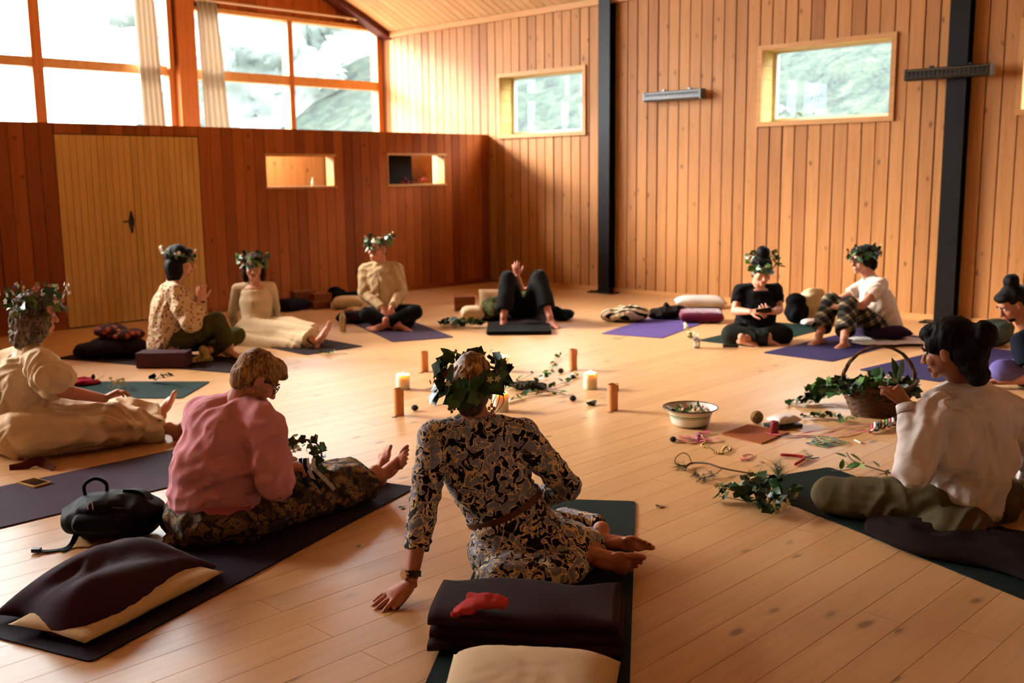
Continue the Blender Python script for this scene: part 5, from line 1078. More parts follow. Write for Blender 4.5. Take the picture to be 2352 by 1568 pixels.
def hf(u, t):
    e = max(0, 1-abs(u)**3.2)*max(0, 1-abs(t)**3.0); e2 = max(0, 1-abs(u)**6)*max(0, 1-abs(t)**6); z = .022+.055*e2**.5+.068*e**.8*(1-.10*u)+.018*math.sin(5.5*(u*.7+t))*e+.016*(1-2*abs(mnoise.noise((u*1.6, t*2.2, 1))))*e
    return (.03*math.sin(3*t), .03*math.sin(2.6*u), z+.004)
c = F(258, 1370); blanket('fleece_blanket', (c.x, c.y), .70, .46, A2, hf, FLP, 'plum fleece blanket heaped over a cream pillow')
A1 = math.atan2(-.80, .598)   # across the dark green mat
c = F(1215, 1462); o = wempty('folded_blanket', c, 'folded maroon fleece blanket behind the woman in the swirl-print dress', 'blanket')
Mb = Matrix.Rotation(A1, 3, 'Z')
def slab(z0, z1, L, w_, dx=0, dy=0):
    s = S(); R_ = []; n = 22
    for k in range(n+1):
        u = 2*k/n-1; rr = []; h = (z1-z0)/2; wob_ = .010*math.sin(4*u+z0*30)+.006*math.sin(9*u)
        for i in range(20):
            a = 2*math.pi*i/20; ca, sa = math.cos(a), math.sin(a); y_ = (abs(ca)**.35)*(1 if ca > 0 else -1)*(w_/2+wob_); z_ = (abs(sa)**.6)*(1 if sa > 0 else -1)*h*(1-.12*abs(u)**6)
            rr.append(c+Mb@V2(u*L/2*(1-.0*abs(ca))+dx, y_+dy, 0)+V2(0, 0, z0+h+z_+.006*math.sin(5*u+3*ca)))
        R_.append(rr)
    return s.rings(R_)
for z0, z1, L, w_, dx, dy in ((.010, .055, .66, .37, 0, 0), (.050, .10, .66, .365, .005, .005), (.095, .150, .65, .36, -.005, 0)):
    slab(z0, z1, L, w_, dx, dy).obj('folded_layer', FLC, o, True)
pc = F(1215, 1652); pillow((pc.x, pc.y), .54, .44, .16, A1, CRM, 'cream cushion with a pointed corner behind the folded maroon blanket', 'cushion', rest=.0075, wr=.005)
# red cloth on the folded blanket
cc = F(1108, 1402, .155)
s = S().loft([cc+Mb@V2(x_, y_, z_) for x_, y_, z_ in ((-.10, -.02, .0), (-.05, .0, .018), (0, .01, .03), (.05, .012, .03), (.085, .01, .022))], [(.012, .006), (.045, .016), (.04, .022), (.042, .022), (.03, .016)], Mb@V2(0, 1, 0), 16)
s.cap(cc+Mb@V2(-.05, .03, .04), cc+Mb@V2(.02, .01, .03), .012, .03); s.cap(cc+Mb@V2(-.09, -.05, .005), cc+Mb@V2(-.03, -.02, .012), .012, .018)
rebase(solid('red_cloth', s, cloth('coral_red_cotton', srgb(206, 72, 70), 300), None, .005, 6, .004, 22), 'crumpled coral red cloth lying on the folded maroon blanket', 'cloth')
def hf2(u, t):
    e = max(0, 1-abs(u)**2.6)*max(0, 1-abs(t)**2.2); z = .012+.050*e**.5+.022*(1-2*abs(mnoise.noise((u*2.2, t*2.5, 4))))*e
    return (.05*math.sin(3*t+1), .04*math.sin(4*u), max(.010, z))
c = F(2235, 1262); blanket('dark_jacket', (c.x, c.y), .86, .46, math.atan2(-.34, -.94)+1.1+math.pi, hf2, BRN, 'dark brown jacket crumpled on the mat behind the person in white', cat='jacket')
# ---- black backpack
c = F(262, 1232); o = wempty('backpack', c, 'small black backpack with loose straps lying beside the pink sweatshirt', 'backpack'); NYL = plain('black_nylon', srgb(5, 5, 6), .6, .12, var=.25, sc=9, bump=.2, bsc=25)
ax_ = V2(.93, .36).normalized(); ay_ = V2(-ax_.y, ax_.x); P3_ = lambda x_, y_, z_: c+ax_*x_+ay_*y_+V2(0, 0, z_)
ax_ = Vector((RT.x, RT.y, 0)).normalized(); ay_ = V2(-ax_.y, ax_.x)
s = S().loft([P3_(x_, .02, z_) for x_, z_ in ((-.22, .06), (-.20, .075), (-.12, .095), (0, .105), (.12, .10), (.19, .085), (.215, .07))], [(.05, .03), (.10, .07), (.14, .095), (.15, .105), (.145, .098), (.11, .075), (.06, .04)], ay_, 28); s.ell(P3_(-.02, -.02, .155), (.15, .10, .05), Matrix((ax_, ay_, Vector((0, 0, 1)))).transposed())
solid('bag_body', s, NYL, o, .007, 8, .008, 9)
s = S().loft([P3_(x_, -.10, .10) for x_ in (-.14, -.12, 0, .12, .14)], [(.02, .02), (.05, .045), (.055, .05), (.05, .045), (.02, .02)], ay_, 18); solid('front_pocket', s, NYL, o, .007, 6, .004, 12)
tube(smoothpath([P3_(-.13, .03, .19), P3_(-.135, .04, .235), P3_(-.09, .05, .262), P3_(-.04, .05, .240), P3_(-.035, .04, .195)], 6), .0085, 8).obj('top_handle', NYL, o, True)
strip(smoothpath([P3_(.05, .05, .205), P3_(.14, .03, .20), P3_(.20, .0, .12), P3_(.235, -.01, .05), P3_(.27, -.02, .012)], 6), [.05]*13+[.04]*6+[.03]*6, [V2(.2, 0, 1)]*25, .012).obj('shoulder_strap', NYL, o)
strip(smoothpath([P3_(-.12, -.05, .10), P3_(-.135, -.10, .03), P3_(-.15, -.15, .006), P3_(-.20, -.19, .006), P3_(-.26, -.20, .008)], 6), .026, V2(0, 0, 1), .004).obj('webbing_strap', NYL, o)
strip(smoothpath([P3_(-.13, -.08, .06), P3_(-.14, -.14, .01), P3_(-.155, -.20, .006)], 6), .022, V2(.3, 0, 1), .004).obj('webbing_strap', NYL, o)
for q in ((-.265, -.20, .012), (.275, -.02, .02)): S().box((-.018, -.014, -.006), (.018, .014, .010), Matrix((ax_, ay_, Vector((0, 0, 1)))).transposed(), P3_(*q)).obj('buckle', BLACKF, o)
for i in range(2): strip([P3_(-.075+i*.022, -.085, .202), P3_(-.055+i*.022, -.128, .172)], .004, V2(0, -.5, 1), .003).obj('reflective_tab', plain_c('reflective', srgb(190, 190, 190), .3), o)
tube([P3_(-.19, -.02, .12), P3_(-.10, -.085, .165), P3_(.05, -.10, .172), P3_(.17, -.05, .14)], .0035, 6).obj('zip', plain_c('grey_zip', srgb(70, 70, 74), .4), o)
# ---- phone with yellow case, ribbon
c = F(79, 1113); Mx = Matrix.Rotation(.2, 3, 'Z'); o = wempty('smartphone', c, 'smartphone in a yellow case lying on the mauve mat', 'phone'); S().box((-.05, -.078, .0072), (.05, .078, .017), Mx, c).obj('phone_case', plain('mustard_case', srgb(206, 150, 70), .5), o); S().box((-.043, -.070, .0171), (.043, .070, .0182), Mx, c).obj('phone_screen', plain('black_screen', srgb(12, 14, 16), .08), o)
one('brown_ribbon', strip(smoothpath([F(22, 1078, .004), F(50, 1072, .012), F(78, 1060, .03), F(95, 1062, .02), F(122, 1080, .004)], 6), .055, [Vector((-W_.x, -W_.y, .6))]*25, .003), cloth('brown_ribbon_cloth', srgb(88, 42, 28)), 'short brown ribbon lying by the hem of the cream dress', 'ribbon')
# ---- heaps behind the left group
def heap(name, parts, mat, label, cat, vox=.012, sm=6, wr=.012, wsc=9, group=None):
    s = S()
    for p in parts: s.ell(*p)
    return rebase(solid(name, s, mat, None, vox, sm, wr, wsc), label, cat, group)
c = F(262, 820); heap('dark_bag', [((c.x, c.y, .10), (.26, .2, .10)), ((c.x+RT.x*.18, c.y+RT.y*.18, .09), (.14, .16, .085)), ((c.x-RT.x*.22, c.y-RT.y*.22, .07), (.15, .15, .07))], DKC, 'dark soft bag on the mat behind the woman in the floral blouse', 'bag')
heap('patterned_scarf', [((c.x-RT.x*.02, c.y-RT.y*.02, .245), (.15, .12, .06)), ((c.x+RT.x*.15, c.y+RT.y*.15, .21), (.16, .12, .05))], dotted('orange_print_scarf', srgb(60, 26, 22), srgb(170, 74, 40), 16, .34), 'orange and brown printed scarf thrown over the dark bag', 'scarf', wr=.02)
c = F(370, 846); Mx = Matrix.Rotation(YAW-math.pi/2, 3, 'Z'); one('foam_block', S().box((-.215, -.0, .007), (.215, .2, .135), Mx, c), plain('aubergine_foam', srgb(70, 38, 52), .8), 'aubergine foam block in front of the woman in the floral blouse', 'yoga block')
rc = F(186, 884); heap('red_cloth', [((rc.x, rc.y, .03), (.12, .09, .03)), ((rc.x+RT.x*.08, rc.y+RT.y*.08, .02), (.08, .06, .02))], cloth('crimson_cloth', srgb(158, 22, 52), 200), 'crimson cloth crumpled behind the cream puff sleeve', 'cloth', vox=.008, wr=.015, wsc=16)
CORK = plain('cork_block', srgb(150, 82, 46), .85, .2, var=.25, sc=60)
def ablock(px, py, z, rz, label, L=.23, w_=.15, h=.09): c = F(px, py); return one('yoga_block', S().box((-L/2, -w_/2, z), (L/2, w_/2, z+h), Matrix.Rotation(rz, 3, 'Z'), c), CORK, label, 'yoga block', 'cork blocks by the walls')
ablock(702, 706, .001, -.3, 'lowest cork block of the small pile by the partition', .3, .2, .10); ablock(697, 704, .102, -.3, 'cork block second from the bottom of the pile by the partition', .28, .2, .10); ablock(735, 708, .001, -.2, 'single cork block beside the dark cushion by the partition')
ablock(738, 706, .092, -.2, 'cork block lying on top of another beside the black bag')
c = F(668, 712); pillow((c.x, c.y), .42, .36, .14, .2, DKC, 'dark brown cushion on the floor behind the woman in the cream dress', 'cushion')
c = F(775, 694); heap('black_bag', [((c.x, c.y, .09), (.17, .14, .09)), ((c.x+RT.x*.2, c.y+RT.y*.2, .07), (.15, .12, .07)), ((c.x-RT.x*.02, c.y-RT.y*.02, .16), (.09, .09, .05))], cloth('black_canvas', srgb(14, 14, 16)), 'black bag slumped by the partition behind the man in beige', 'bag')
c = F(800, 708); pillow((c.x, c.y), .40, .30, .15, YAW-math.pi/2+.1, CRM, 'plump cream pillow beside the man in beige'); c = F(812, 722); pillow((c.x, c.y), .20, .16, .085, .3, cloth('tan_cotton', srgb(206, 160, 118)), 'small tan pillow in front of the plump cream one'); c = F(812, 742); pillow((c.x, c.y), .38, .22, .13, YAW-math.pi/2, DKC, 'dark bolster beside the steel bottle', 'bolster_cushion')
c = F(788, 761); o = wempty('steel_bottle', c, 'steel drinking bottle standing on the floor beside the man in beige', 'bottle'); BT_ = plain('brushed_steel', srgb(200, 176, 130), .3, .5, Metallic=.7)
S().loft([c+V2(0, 0, z_) for z_ in (.001, .01, .15, .175, .19, .195)], [(.034, .034), (.036, .036), (.036, .036), (.028, .028), (.02, .02), (.02, .02)], V2(1, 0, 0), 20).obj('bottle_body', BT_, o, True); S().cap(c+V2(0, 0, .195), c+V2(0, 0, .228), .021, .020, 16, (1, 1)).obj('bottle_cap', BT_, o)
c = F(905, 752); pillow((c.x, c.y), .50, .38, .13, YAW-math.pi/2, cloth('dark_olive_cushion', srgb(38, 32, 22)), 'flat dark cushion under the cross-legged man in beige', 'seat_cushion', rest=.007)
# around the person lying down
ablock(1068, 712, .001, YAW-math.pi/2, 'lower cork block of the pair beside the cream cushion', .25, .15, .09); ablock(1068, 712, .092, YAW-math.pi/2, 'upper cork block of the pair beside the cream cushion', .25, .15, .08)
c = F(1085, 736); pillow((c.x, c.y), .30, .26, .16, .9, CRM, 'round cream cushion between the cork blocks and the person lying down', 'cushion'); c = F(1128, 706); pillow((c.x, c.y), .30, .24, .12, YAW-math.pi/2, CRM, 'cream pillow propped up beyond the person lying down', tilt=1.2)
c = F(1130, 735); heap('green_shawl', [((c.x, c.y, .10), (.13, .16, .10)), ((c.x+W_.x*.15, c.y+W_.y*.15, .15), (.12, .14, .10)), ((c.x-RT.x*.05, c.y-RT.y*.05, .06), (.14, .14, .06))], dotted('moss_shawl', srgb(74, 70, 26), srgb(36, 40, 18), 30, .35), 'moss green shawl bundled beside the person lying down', 'shawl', wr=.02)
c = F(1295, 735); heap('dark_clothes', [((c.x, c.y, .06), (.15, .10, .06)), ((c.x-RT.x*.1, c.y-RT.y*.1, .09), (.12, .10, .07))], cloth('dark_teal_cloth', srgb(18, 28, 28)), 'dark garment bundled on the far side of the drawn-up knees', 'garment', wr=.02)
# right group
c = F(1437, 738)
def zebra():
    t = NT('zebra_fleece'); wv = t.n('ShaderNodeTexWave', bands_direction='DIAGONAL'); wv.inputs['Scale'].default_value = 5.5; wv.inputs['Distortion'].default_value = 4.5; wv.inputs['Detail'].default_value = 1; t.l(t.coord(), wv.inputs['Vector']); t.col(t.ramp(wv.outputs['Fac'], [(.5, srgb(222, 196, 160)), (.56, srgb(24, 20, 18))])); return t.set(.9, .1)
heap('zebra_blanket', [((c.x, c.y, .09), (.17, .17, .09)), ((c.x-RT.x*.15, c.y-RT.y*.15, .07), (.12, .13, .07)), ((c.x+RT.x*.15, c.y+RT.y*.15, .08), (.12, .13, .08)), ((c.x+RT.x*.08, c.y+RT.y*.08, .13), (.12, .1, .06))], zebra(), 'zebra-striped blanket bundled at the end of the violet mat', 'blanket', vox=.009, wr=.02)
c = F(1530, 732); heap('dark_rucksack', [((c.x, c.y, .07), (.17, .13, .07)), ((c.x+RT.x*.12, c.y+RT.y*.12, .09), (.13, .12, .06)), ((c.x-RT.x*.12, c.y-RT.y*.12, .06), (.1, .1, .06)), ((c.x+RT.x*.0, c.y+RT.y*.0, .14), (.03, .03, .05))], cloth('dark_canvas', srgb(34, 27, 25)), 'dark rucksack lying between the zebra blanket and the magenta cushion', 'rucksack', wr=.018, wsc=14)
c = F(1608, 706); pillow((c.x, c.y), .62, .40, .14, YAW-math.pi/2-.1, WHT, 'white pillow against the wall behind the magenta cushion')
c = F(1610, 738); o = pillow((c.x, c.y), .48, .40, .115, YAW-math.pi/2-.12, MAG, 'tufted magenta square cushion on the violet mat', 'cushion', rest=.007, pinch=0, wr=.01, ex=.16)
for q in ((-.1, .08), (.1, .08), (-.1, -.08), (.1, -.08)):
    pz = Matrix.Rotation(YAW-math.pi/2-.12, 3, 'Z')@V2(*q); b_ = S().ell(pz+V2(0, 0, .056), (.016, .016, .008), None, 8, 5).obj('tuft_button', MAG, o, True)
c = F(1835, 742); heap('black_rucksack', [((c.x-RT.x*.03, c.y-RT.y*.03, .13), (.15, .13, .13)), ((c.x-RT.x*.04, c.y-RT.y*.04, .235), (.12, .11, .10)), ((c.x-RT.x*.05-W_.x*.1, c.y-RT.y*.05-W_.y*.1, .11), (.11, .06, .085))], cloth('black_rucksack_canvas', srgb(14, 14, 16)), 'black rucksack standing between the woman in black and the white tote', 'rucksack')
c = F(1858, 738); o = heap('white_tote', [((c.x, c.y, .21), (.17, .11, .13)), ((c.x+RT.x*.04, c.y+RT.y*.04, .30), (.18, .10, .07)), ((c.x-RT.x*.02, c.y-RT.y*.02, .09), (.12, .1, .09))], cloth('white_canvas', srgb(226, 204, 164), 200), 'white canvas tote bag behind the woman in checked trousers', 'tote bag', wr=.015)
tube(smoothpath([Vector((0, 0, .27))-Vector((RT.x, RT.y, 0))*.10-W_*.10, Vector((0, 0, .20))-Vector((RT.x, RT.y, 0))*.20-W_*.12, Vector((0, 0, .10))-Vector((RT.x, RT.y, 0))*.22-W_*.12, Vector((0, 0, .12))-Vector((RT.x, RT.y, 0))*.14-W_*.12], 6), .008, 6).obj('carrying_strap', CRM, o, True)
c = F(1862, 748); heap('fleece_throw', [((c.x, c.y, .04), (.15, .09, .04)), ((c.x+RT.x*.1, c.y+RT.y*.1, .035), (.1, .08, .035))], WHT, 'off-white fleece lying in front of the white tote bag', 'throw', wr=.012)
c = F(2028, 782); pillow((c.x, c.y), .46, .36, .12, YAW-math.pi/2, PUR, 'dark purple cushion under the woman in checked trousers', 'seat_cushion', rest=.03)
def hf3(u, t): return (.03*math.sin(5*t), .03*math.sin(4*u), .010+.012*(1-abs(mnoise.noise((u*3, t*3, 7)))*2)*(1-abs(u)**4)+.004)
c = F(2045, 788); blanket('white_towel', (c.x, c.y), .70, .44, YAW-math.pi/2-.1, hf3, WHT, 'white towel spread under the dark purple cushion', n=(40, 30), th=.008, cat='towel')
c = F(2300, 800, .0); heap('grey_cloth', [((c.x+W_.x*.2, c.y+W_.y*.2, .09), (.24, .18, .09)), ((c.x+W_.x*.25+.08, c.y+W_.y*.2, .15), (.17, .15, .08))], cloth('grey_green_cotton', srgb(86, 98, 92)), 'grey-green bundle behind the man with the topknot', 'bundle', wr=.02)
# ---- candles and paper tubes
def waxmat():
    t = NT('candle_wax'); t.col(srgb(244, 226, 196)); t.b.inputs['Subsurface Weight'].default_value = 1.0; t.b.inputs['Subsurface Radius'].default_value = (.03, .018, .009); t.b.inputs['Subsurface Scale'].default_value = 1.0; return t.set(.5, .3)
WAX = waxmat(); FLM = NT('candle_flame'); FLM.col((0, 0, 0, 1)); FLM.b.inputs['Emission Color'].default_value = (1, .62, .22, 1); FLM.b.inputs['Emission Strength'].default_value = 40.0; FLM = FLM.m; FLM.cycles.emission_sampling = 'NONE'
def candle(px, py, h, label, r=.045):
    c = F(px, py); o = wempty('pillar_candle', c, label, 'candle', 'lit pillar candles'); s = S(); n = 28
    prof = [(r*.96, .001), (r, .006), (r, h-.006), (r*.96, h), (r*.82, h-.002), (r*.70, h-.010), (r*.3, h-.013), (.001, h-.013)]
    s.rings([[c+V2(a*math.cos(2*math.pi*i/n), a*math.sin(2*math.pi*i/n), z_+(.004*math.sin(3*2*math.pi*i/n+px) if z_ > h-.008 else 0)) for i in range(n)] for a, z_ in prof]).obj('wax', WAX, o, True)
    tube([c+V2(0, 0, h-.014), c+V2(.002, 0, h-.003)], .0016).obj('wick', BLACKF, o)
    S().loft([c+V2(.002, 0, h-.004+q) for q in (0, .004, .009, .014, .019, .022)], [(.002, .002), (.004, .004), (.005, .005), (.0035, .0035), (.0015, .0015), (.0005, .0005)], V2(1, 0, 0), 12).obj('flame', FLM, o, True)
    l = bpy.data.lights.new('candle_light', 'POINT'); l.energy = 2.2; l.color = (1, .78, .48); l.shadow_soft_size = .012; lo = bpy.data.objects.new('candle_light', l); COL.objects.link(lo); lo.parent = o; lo.location = (0, 0, h+.004)
candle(926, 893, .115, 'lit pillar candle behind the paper tube, nearest the pink sweatshirt', .052); candle(1153, 852, .125, 'lit pillar candle farthest from the camera, showing behind the ivy wreath', .052); candle(1150, 943, .13, 'lit pillar candle showing beside the neck of the woman in the printed dress', .055); candle(1356, 892, .125, 'lit pillar candle beside the paper tubes on the bowl side of the circle', .052)
PAP = plain('kraft_paper', srgb(212, 136, 84), .8, .2, var=.08, sc=12)
def ptube(px, py, h, r, label, lean=0):
    c = F(px, py); ax2 = (Vector((RT.x, RT.y, 0))-W_*.4).normalized(); o = wempty('paper_tube', c, label, 'paper tube', 'kraft paper tubes round the candles'); n = 36; s = S(); R_ = []
    for a, z_ in ((r, .001), (r, h), (r*.90, h), (r*.88, .004)): R_.append([c+V2(a*math.cos(2*math.pi*i/n)+lean*z_, a*math.sin(2*math.pi*i/n), z_+(.004*math.sin(2*math.pi*i/n*2) if z_ > .05 else 0)) for i in range(n)])
    s.rings(R_).obj('tube_wall', PAP, o, False)
    tube(smoothpath([c+ax2*r*1.04+V2(0, 0, h*.72), c+ax2*r*1.0+V2(0, 0, h+.003), c+ax2*r*.6+V2(0, 0, h+.004), c+ax2*r*.2+V2(0, 0, h-.012)], 5), .0022, 6).obj('jute_string', M_TWIG, o, True)
    tube(smoothpath([c+V2(-r, -.01, .006), c+V2(-r-.03, -.03, .004), c+V2(-r-.05, -.02, .004), c+V2(-r-.02, -.045, .004)], 5), .0024, 6).obj('string_end', M_TWIG, o, True)
ptube(975, 853, .17, .033, 'brown paper tube behind the wreathed head, on its pink-sweatshirt side'); ptube(1317, 849, .175, .033, 'brown paper tube standing at the far end of the ivy strands', -.03); ptube(917, 953, .185, .035, 'brown paper tube in front of a candle near the crossed bare feet'); ptube(1408, 942, .185, .035, 'brown paper tube nearest the flower bowl', -.02)
CONE = plain('dark_cone', srgb(40, 26, 22), .8, var=.3, sc=60)
def cone_(px, py, r, label):
    c = F(px, py); s = S(); s.ell(c+V2(0, 0, r), (r*.8, r*.8, r), None, 10, 8)
    for k in range(5):
        for i in range(9):
            a = 2*math.pi*(i+.5*(k % 2))/9; z_ = r*(.3+.35*k); rr = r*1.02*math.sin(math.pi*min(1, (z_+.15*r)/(2.2*r))); p = c+V2(rr*math.cos(a), rr*math.sin(a), z_); M = frame(V2(math.cos(a), math.sin(a), .5)); s.ell(p, (r*.28, r*.3, r*.1), M, 6, 4)
    return one('pine_cone', s, CONE, label, 'pine cone', 'small cones on the floor', True)
cone_(953, 943, .022, 'small dark cone beside the paper tube by the bare feet'); cone_(1316, 921, .022, 'small dark cone beside the walnut shell'); cone_(1288, 857, .022, 'small dark cone lying among the ivy strands'); cone_(1546, 1015, .018, 'tiny dark cone beside the red ribbons')
c = F(1358, 930); s = S(); n = 16; s.rings([[c+V2(a*math.cos(2*math.pi*i/n)*1.5, a*math.sin(2*math.pi*i/n), z_+.006*math.cos(4*math.pi*i/n)) for i in range(n)] for a, z_ in ((.012, .002), (.026, .008), (.032, .024), (.027, .022), (.018, .010), (.002, .008))]); one('walnut_shell', s, CONE, 'brown half shell lying in front of the candle on the bowl side', 'shell', None, True)
# ---- ivy and sprigs
def ivy(P, label, size=.035, gap=.035, mix='dm', kind=IVY, r=.0022, cat='ivy strand', name='ivy_strand', jit=.5, lift=.5, dens=1, flowers=(), group='ivy and leaf sprigs on the floor'):
    P = smoothpath(P, 8); o = wempty(name, P[0], label, cat, group); tube(P, r, 5).obj('stem', M_TWIG, o, True); acc = 0
    for a, b in zip(P[:-1], P[1:]):
        acc += (b-a).length
        while acc > gap:
            acc -= gap
            for _ in range(dens):
                d = (b-a).normalized(); sd = d.cross(U)*random.choice((-1, 1)); dd = sd*random.uniform(.5, 1)+d*random.uniform(-.2, .8)+U*random.uniform(0, lift)
                put(kind[random.choice(mix)], o, a+U*random.uniform(0, .02*dens)+sd*random.uniform(0, .02*dens), rmat(dd, U, jit), size*random.uniform(.65, 1.25))
    for me, cnt, sz in flowers:
        for _ in range(cnt): put(me, o, random.choice(P)+Vector((random.gauss(0, .03), random.gauss(0, .03), random.uniform(.02, .06))), rmat(U, RT, 1.0), sz, 'flower')
    return o
Z = .012
ivy([F(1190, 900, Z), F(1230, 880, Z), F(1262, 855, Z), F(1285, 815, Z)], 'ivy strand reaching towards the far paper tube', .05, .06, 'dm'); ivy([F(1185, 905, Z), F(1235, 898, Z), F(1290, 880, Z), F(1325, 862, Z)], 'ivy strand with a dark stem ending by the far paper tube', .05, .055, 'd'); ivy([F(1150, 925, Z), F(1200, 910, Z), F(1260, 900, Z), F(1298, 905, Z)], 'ivy strand in front of the moss bundle', .055, .035, 'dm'); ivy([F(1160, 895, Z), F(1195, 872, Z), F(1225, 858, Z)], 'short ivy strand behind the moss bundle', .034, .06, 'dm')
ivy([F(978, 893, Z), F(1000, 890, Z), F(1020, 888, Z)], 'short ivy sprig near the farther tube on the pink-sweatshirt side', .042, .05, 'dm'); ivy([F(982, 922, Z), F(1005, 930, Z), F(1028, 925, Z)], 'short ivy sprig in front of the wreathed head', .042, .06, 'dm')
c = F(1215, 893); heap('moss_bundle', [((c.x, c.y, .03), (.10, .07, .03)), ((c.x-RT.x*.07, c.y-RT.y*.07, .03), (.06, .06, .03)), ((c.x+RT.x*.08, c.y+RT.y*.08, .02), (.07, .05, .025))], plain('moss_and_bark', srgb(52, 44, 24), .9, var=.5, sc=30), 'brown and green moss bundle at the middle of the circle', 'moss', vox=.006, wr=.014, wsc=40)
ivy([F(1803, 925, Z), F(1850, 925, .02), F(1905, 910, .04), F(1950, 895, .08)], 'long ivy trail spilling from the basket over the floor', .062, .028, 'ddm', dens=2); ivy([F(1858, 922, .02), F(1895, 908, .07), F(1925, 900, .14), F(1965, 905, .20)], 'thick ivy bunch hanging over the near side of the basket', .08, .016, 'ddm', dens=4, lift=1.0); ivy([F(1835, 960, Z), F(1880, 958, Z), F(1925, 966, Z), F(1972, 970, Z)], 'leafy ivy strand in front of the basket', .042, .026, 'dm', dens=2)
ivy([F(1648, 1138, Z), F(1700, 1148, .02), F(1750, 1158, .03), F(1790, 1172, .03)], 'ivy bunch with cream blossoms on the corner of the dark green mat', .06, .018, 'ddd', dens=3, lift=.8, flowers=((FL_Y, 12, .016),)); ivy([F(1715, 1120, .03), F(1770, 1128, .04), F(1830, 1150, .04)], 'second ivy bunch heaped on the dark green mat', .058, .02, 'ddd', dens=3, lift=.8, flowers=((FL_Y, 5, .016),))
ivy([F(1020, 744, Z), F(1060, 748, .03), F(1100, 745, .02)], 'dark ivy garland lying by the round cream cushion', .075, .025, 'dd', dens=3, lift=.7)
ivy([F(1408, 776, Z), F(1420, 778, Z), F(1434, 774, Z)], 'small dry sprig in front of the violet mat', .04, .04, 'p', OVAL); ivy([F(728, 812, Z), F(750, 815, Z), F(775, 811, Z), F(798, 812, Z)], 'leaf sprig in front of the dark brown mat of the woman in cream', .05, .06, 'dm'); ivy([F(345, 870, .03), F(370, 868, .05), F(400, 862, .09)], 'dark leaf sprig at the far edge of the green mat', .07, .05, 'd', lift=1.2); ivy([F(205, 880, .02), F(222, 872, .06), F(240, 862, .10)], 'tall dark leaf sprig at the end of the green mat', .11, .07, 'd', OVAL, lift=1.6, jit=.3)
o = wempty('flower_sprig', F(272, 898), 'bunch of tiny pale blossoms beside the hand of the grey-haired woman', 'flowers')
for _ in range(26): put(FL_Y, o, F(272, 896)+Vector((random.gauss(0, .035), random.gauss(0, .035), random.uniform(.02, .10))), rmat(U, RT, .8), .014, 'flower')
tube([F(262, 905, .005), F(272, 896, .05)], .003).obj('stem', M_STEM, o)
BITS = [(1516, 1160, 'lone ivy leaf on the bare boards near the green mats', 'd', .05), (822, 1250, 'tiny leaf scrap on the boards below the crossed feet', 'p', .03), (922, 1166, 'small leaf scrap at the tip of the plum mat', 'm', .04), (1372, 1150, 'leaf scrap at the edge of the dark green mat', 'm', .025), (1845, 1033, 'green leaf scrap near the coloured threads', 'm', .03), (1852, 1042, 'second green leaf scrap near the red secateurs', 'm', .03), (1748, 1060, 'olive leaf scrap near the looped red string', 'p', .03)]
for x_, y_, lb, k, sz in BITS:
    o = bpy.data.objects.new('fallen_leaf', IVY[k]); COL.objects.link(o); o.location = F(x_, y_, .004); o.scale = (sz,)*3; o.rotation_euler = (random.uniform(-.1, .1), .1, random.uniform(0, 6)); props(o, lb, 'leaf', 'leaf scraps')
# pine branch
PN = leafmat('pine_needle_green', srgb(40, 52, 22), srgb(92, 92, 40))
def needles(name, pts, parent, n, L, mat=PN):
    v = []; f = []
    for p, d in pts:
        for _ in range(n):
            dd = (Vector(d).normalized()+Vector((random.gauss(0, .55), random.gauss(0, .55), random.gauss(0, .45)))).normalized(); a = Vector(p)+Vector((random.gauss(0, .008),)*3); sd = dd.orthogonal().normalized()*.0011; e = a+dd*L*random.uniform(.7, 1.2)
            e.z = max(e.z, .004); k = len(v); v += [a-sd, a+sd, e]; f.append((k, k+1, k+2))
    return props(link(name, mesh(name, v, f), mat, parent), kind='stuff')
o = wempty('pine_branch', F(1640, 1075), 'bare curved pine branch with tufts of needles on the floor', 'branch'); br = smoothpath([F(1782, 1092, .03), F(1720, 1086, .02), F(1660, 1075, .03), F(1625, 1064, .035), F(1590, 1063, .02), F(1575, 1072, .015)], 8); tube(br, [.004+.003*i/len(br) for i in range(len(br))], 6).obj('branch_stem', M_TWIG, o, True)
tube(smoothpath([F(1588, 1063, .02), F(1582, 1046, .04), F(1568, 1040, .05), F(1553, 1050, .05), F(1552, 1064, .03), F(1575, 1070, .02)], 6), .003, 5).obj('side_twig', M_TWIG, o, True); tube(smoothpath([F(1660, 1075, .03), F(1640, 1090, .015), F(1612, 1098, .01), F(1600, 1106, .01)], 6), .0026, 5).obj('side_twig', M_TWIG, o, True)
needles('needles', [(F(x_, y_, .02), F(x2, y2, .01)-F(x_, y_, .02)) for x_, y_, x2, y2 in ((1560, 1068, 1545, 1080), (1575, 1072, 1560, 1085), (1605, 1092, 1595, 1110), (1620, 1098, 1615, 1120), (1635, 1088, 1640, 1100), (1600, 1085, 1585, 1095), (1725, 1088, 1715, 1096), (1745, 1090, 1750, 1080), (1760, 1090, 1755, 1098))], o, 40, .07)
o = wempty('pine_tuft', F(1795, 1120), 'dark upright pine tuft standing on the ivy bunch', 'pine tuft'); tube([F(1790, 1130, .02), Q(1785, 1075, dep(F(1790, 1130)))], .004).obj('branch_stem', M_TWIG, o)
_d = dep(F(1790, 1130)); needles('needles', [(Q(1788+dx, 1115-9*k, _d), V2(.25*math.sin(k), .2*math.cos(k*2), 1)) for k in range(6) for dx in (-6, 4)], o, 30, .075, G_DARK); needles('needles', [(F(1740, 1125, .03), V2(-.5, .3, .6)), (F(1760, 1110, .03), V2(0, .3, 1)), (F(1735, 1110, .03), V2(-.6, 0, .4))], o, 40, .07, G_DARK)
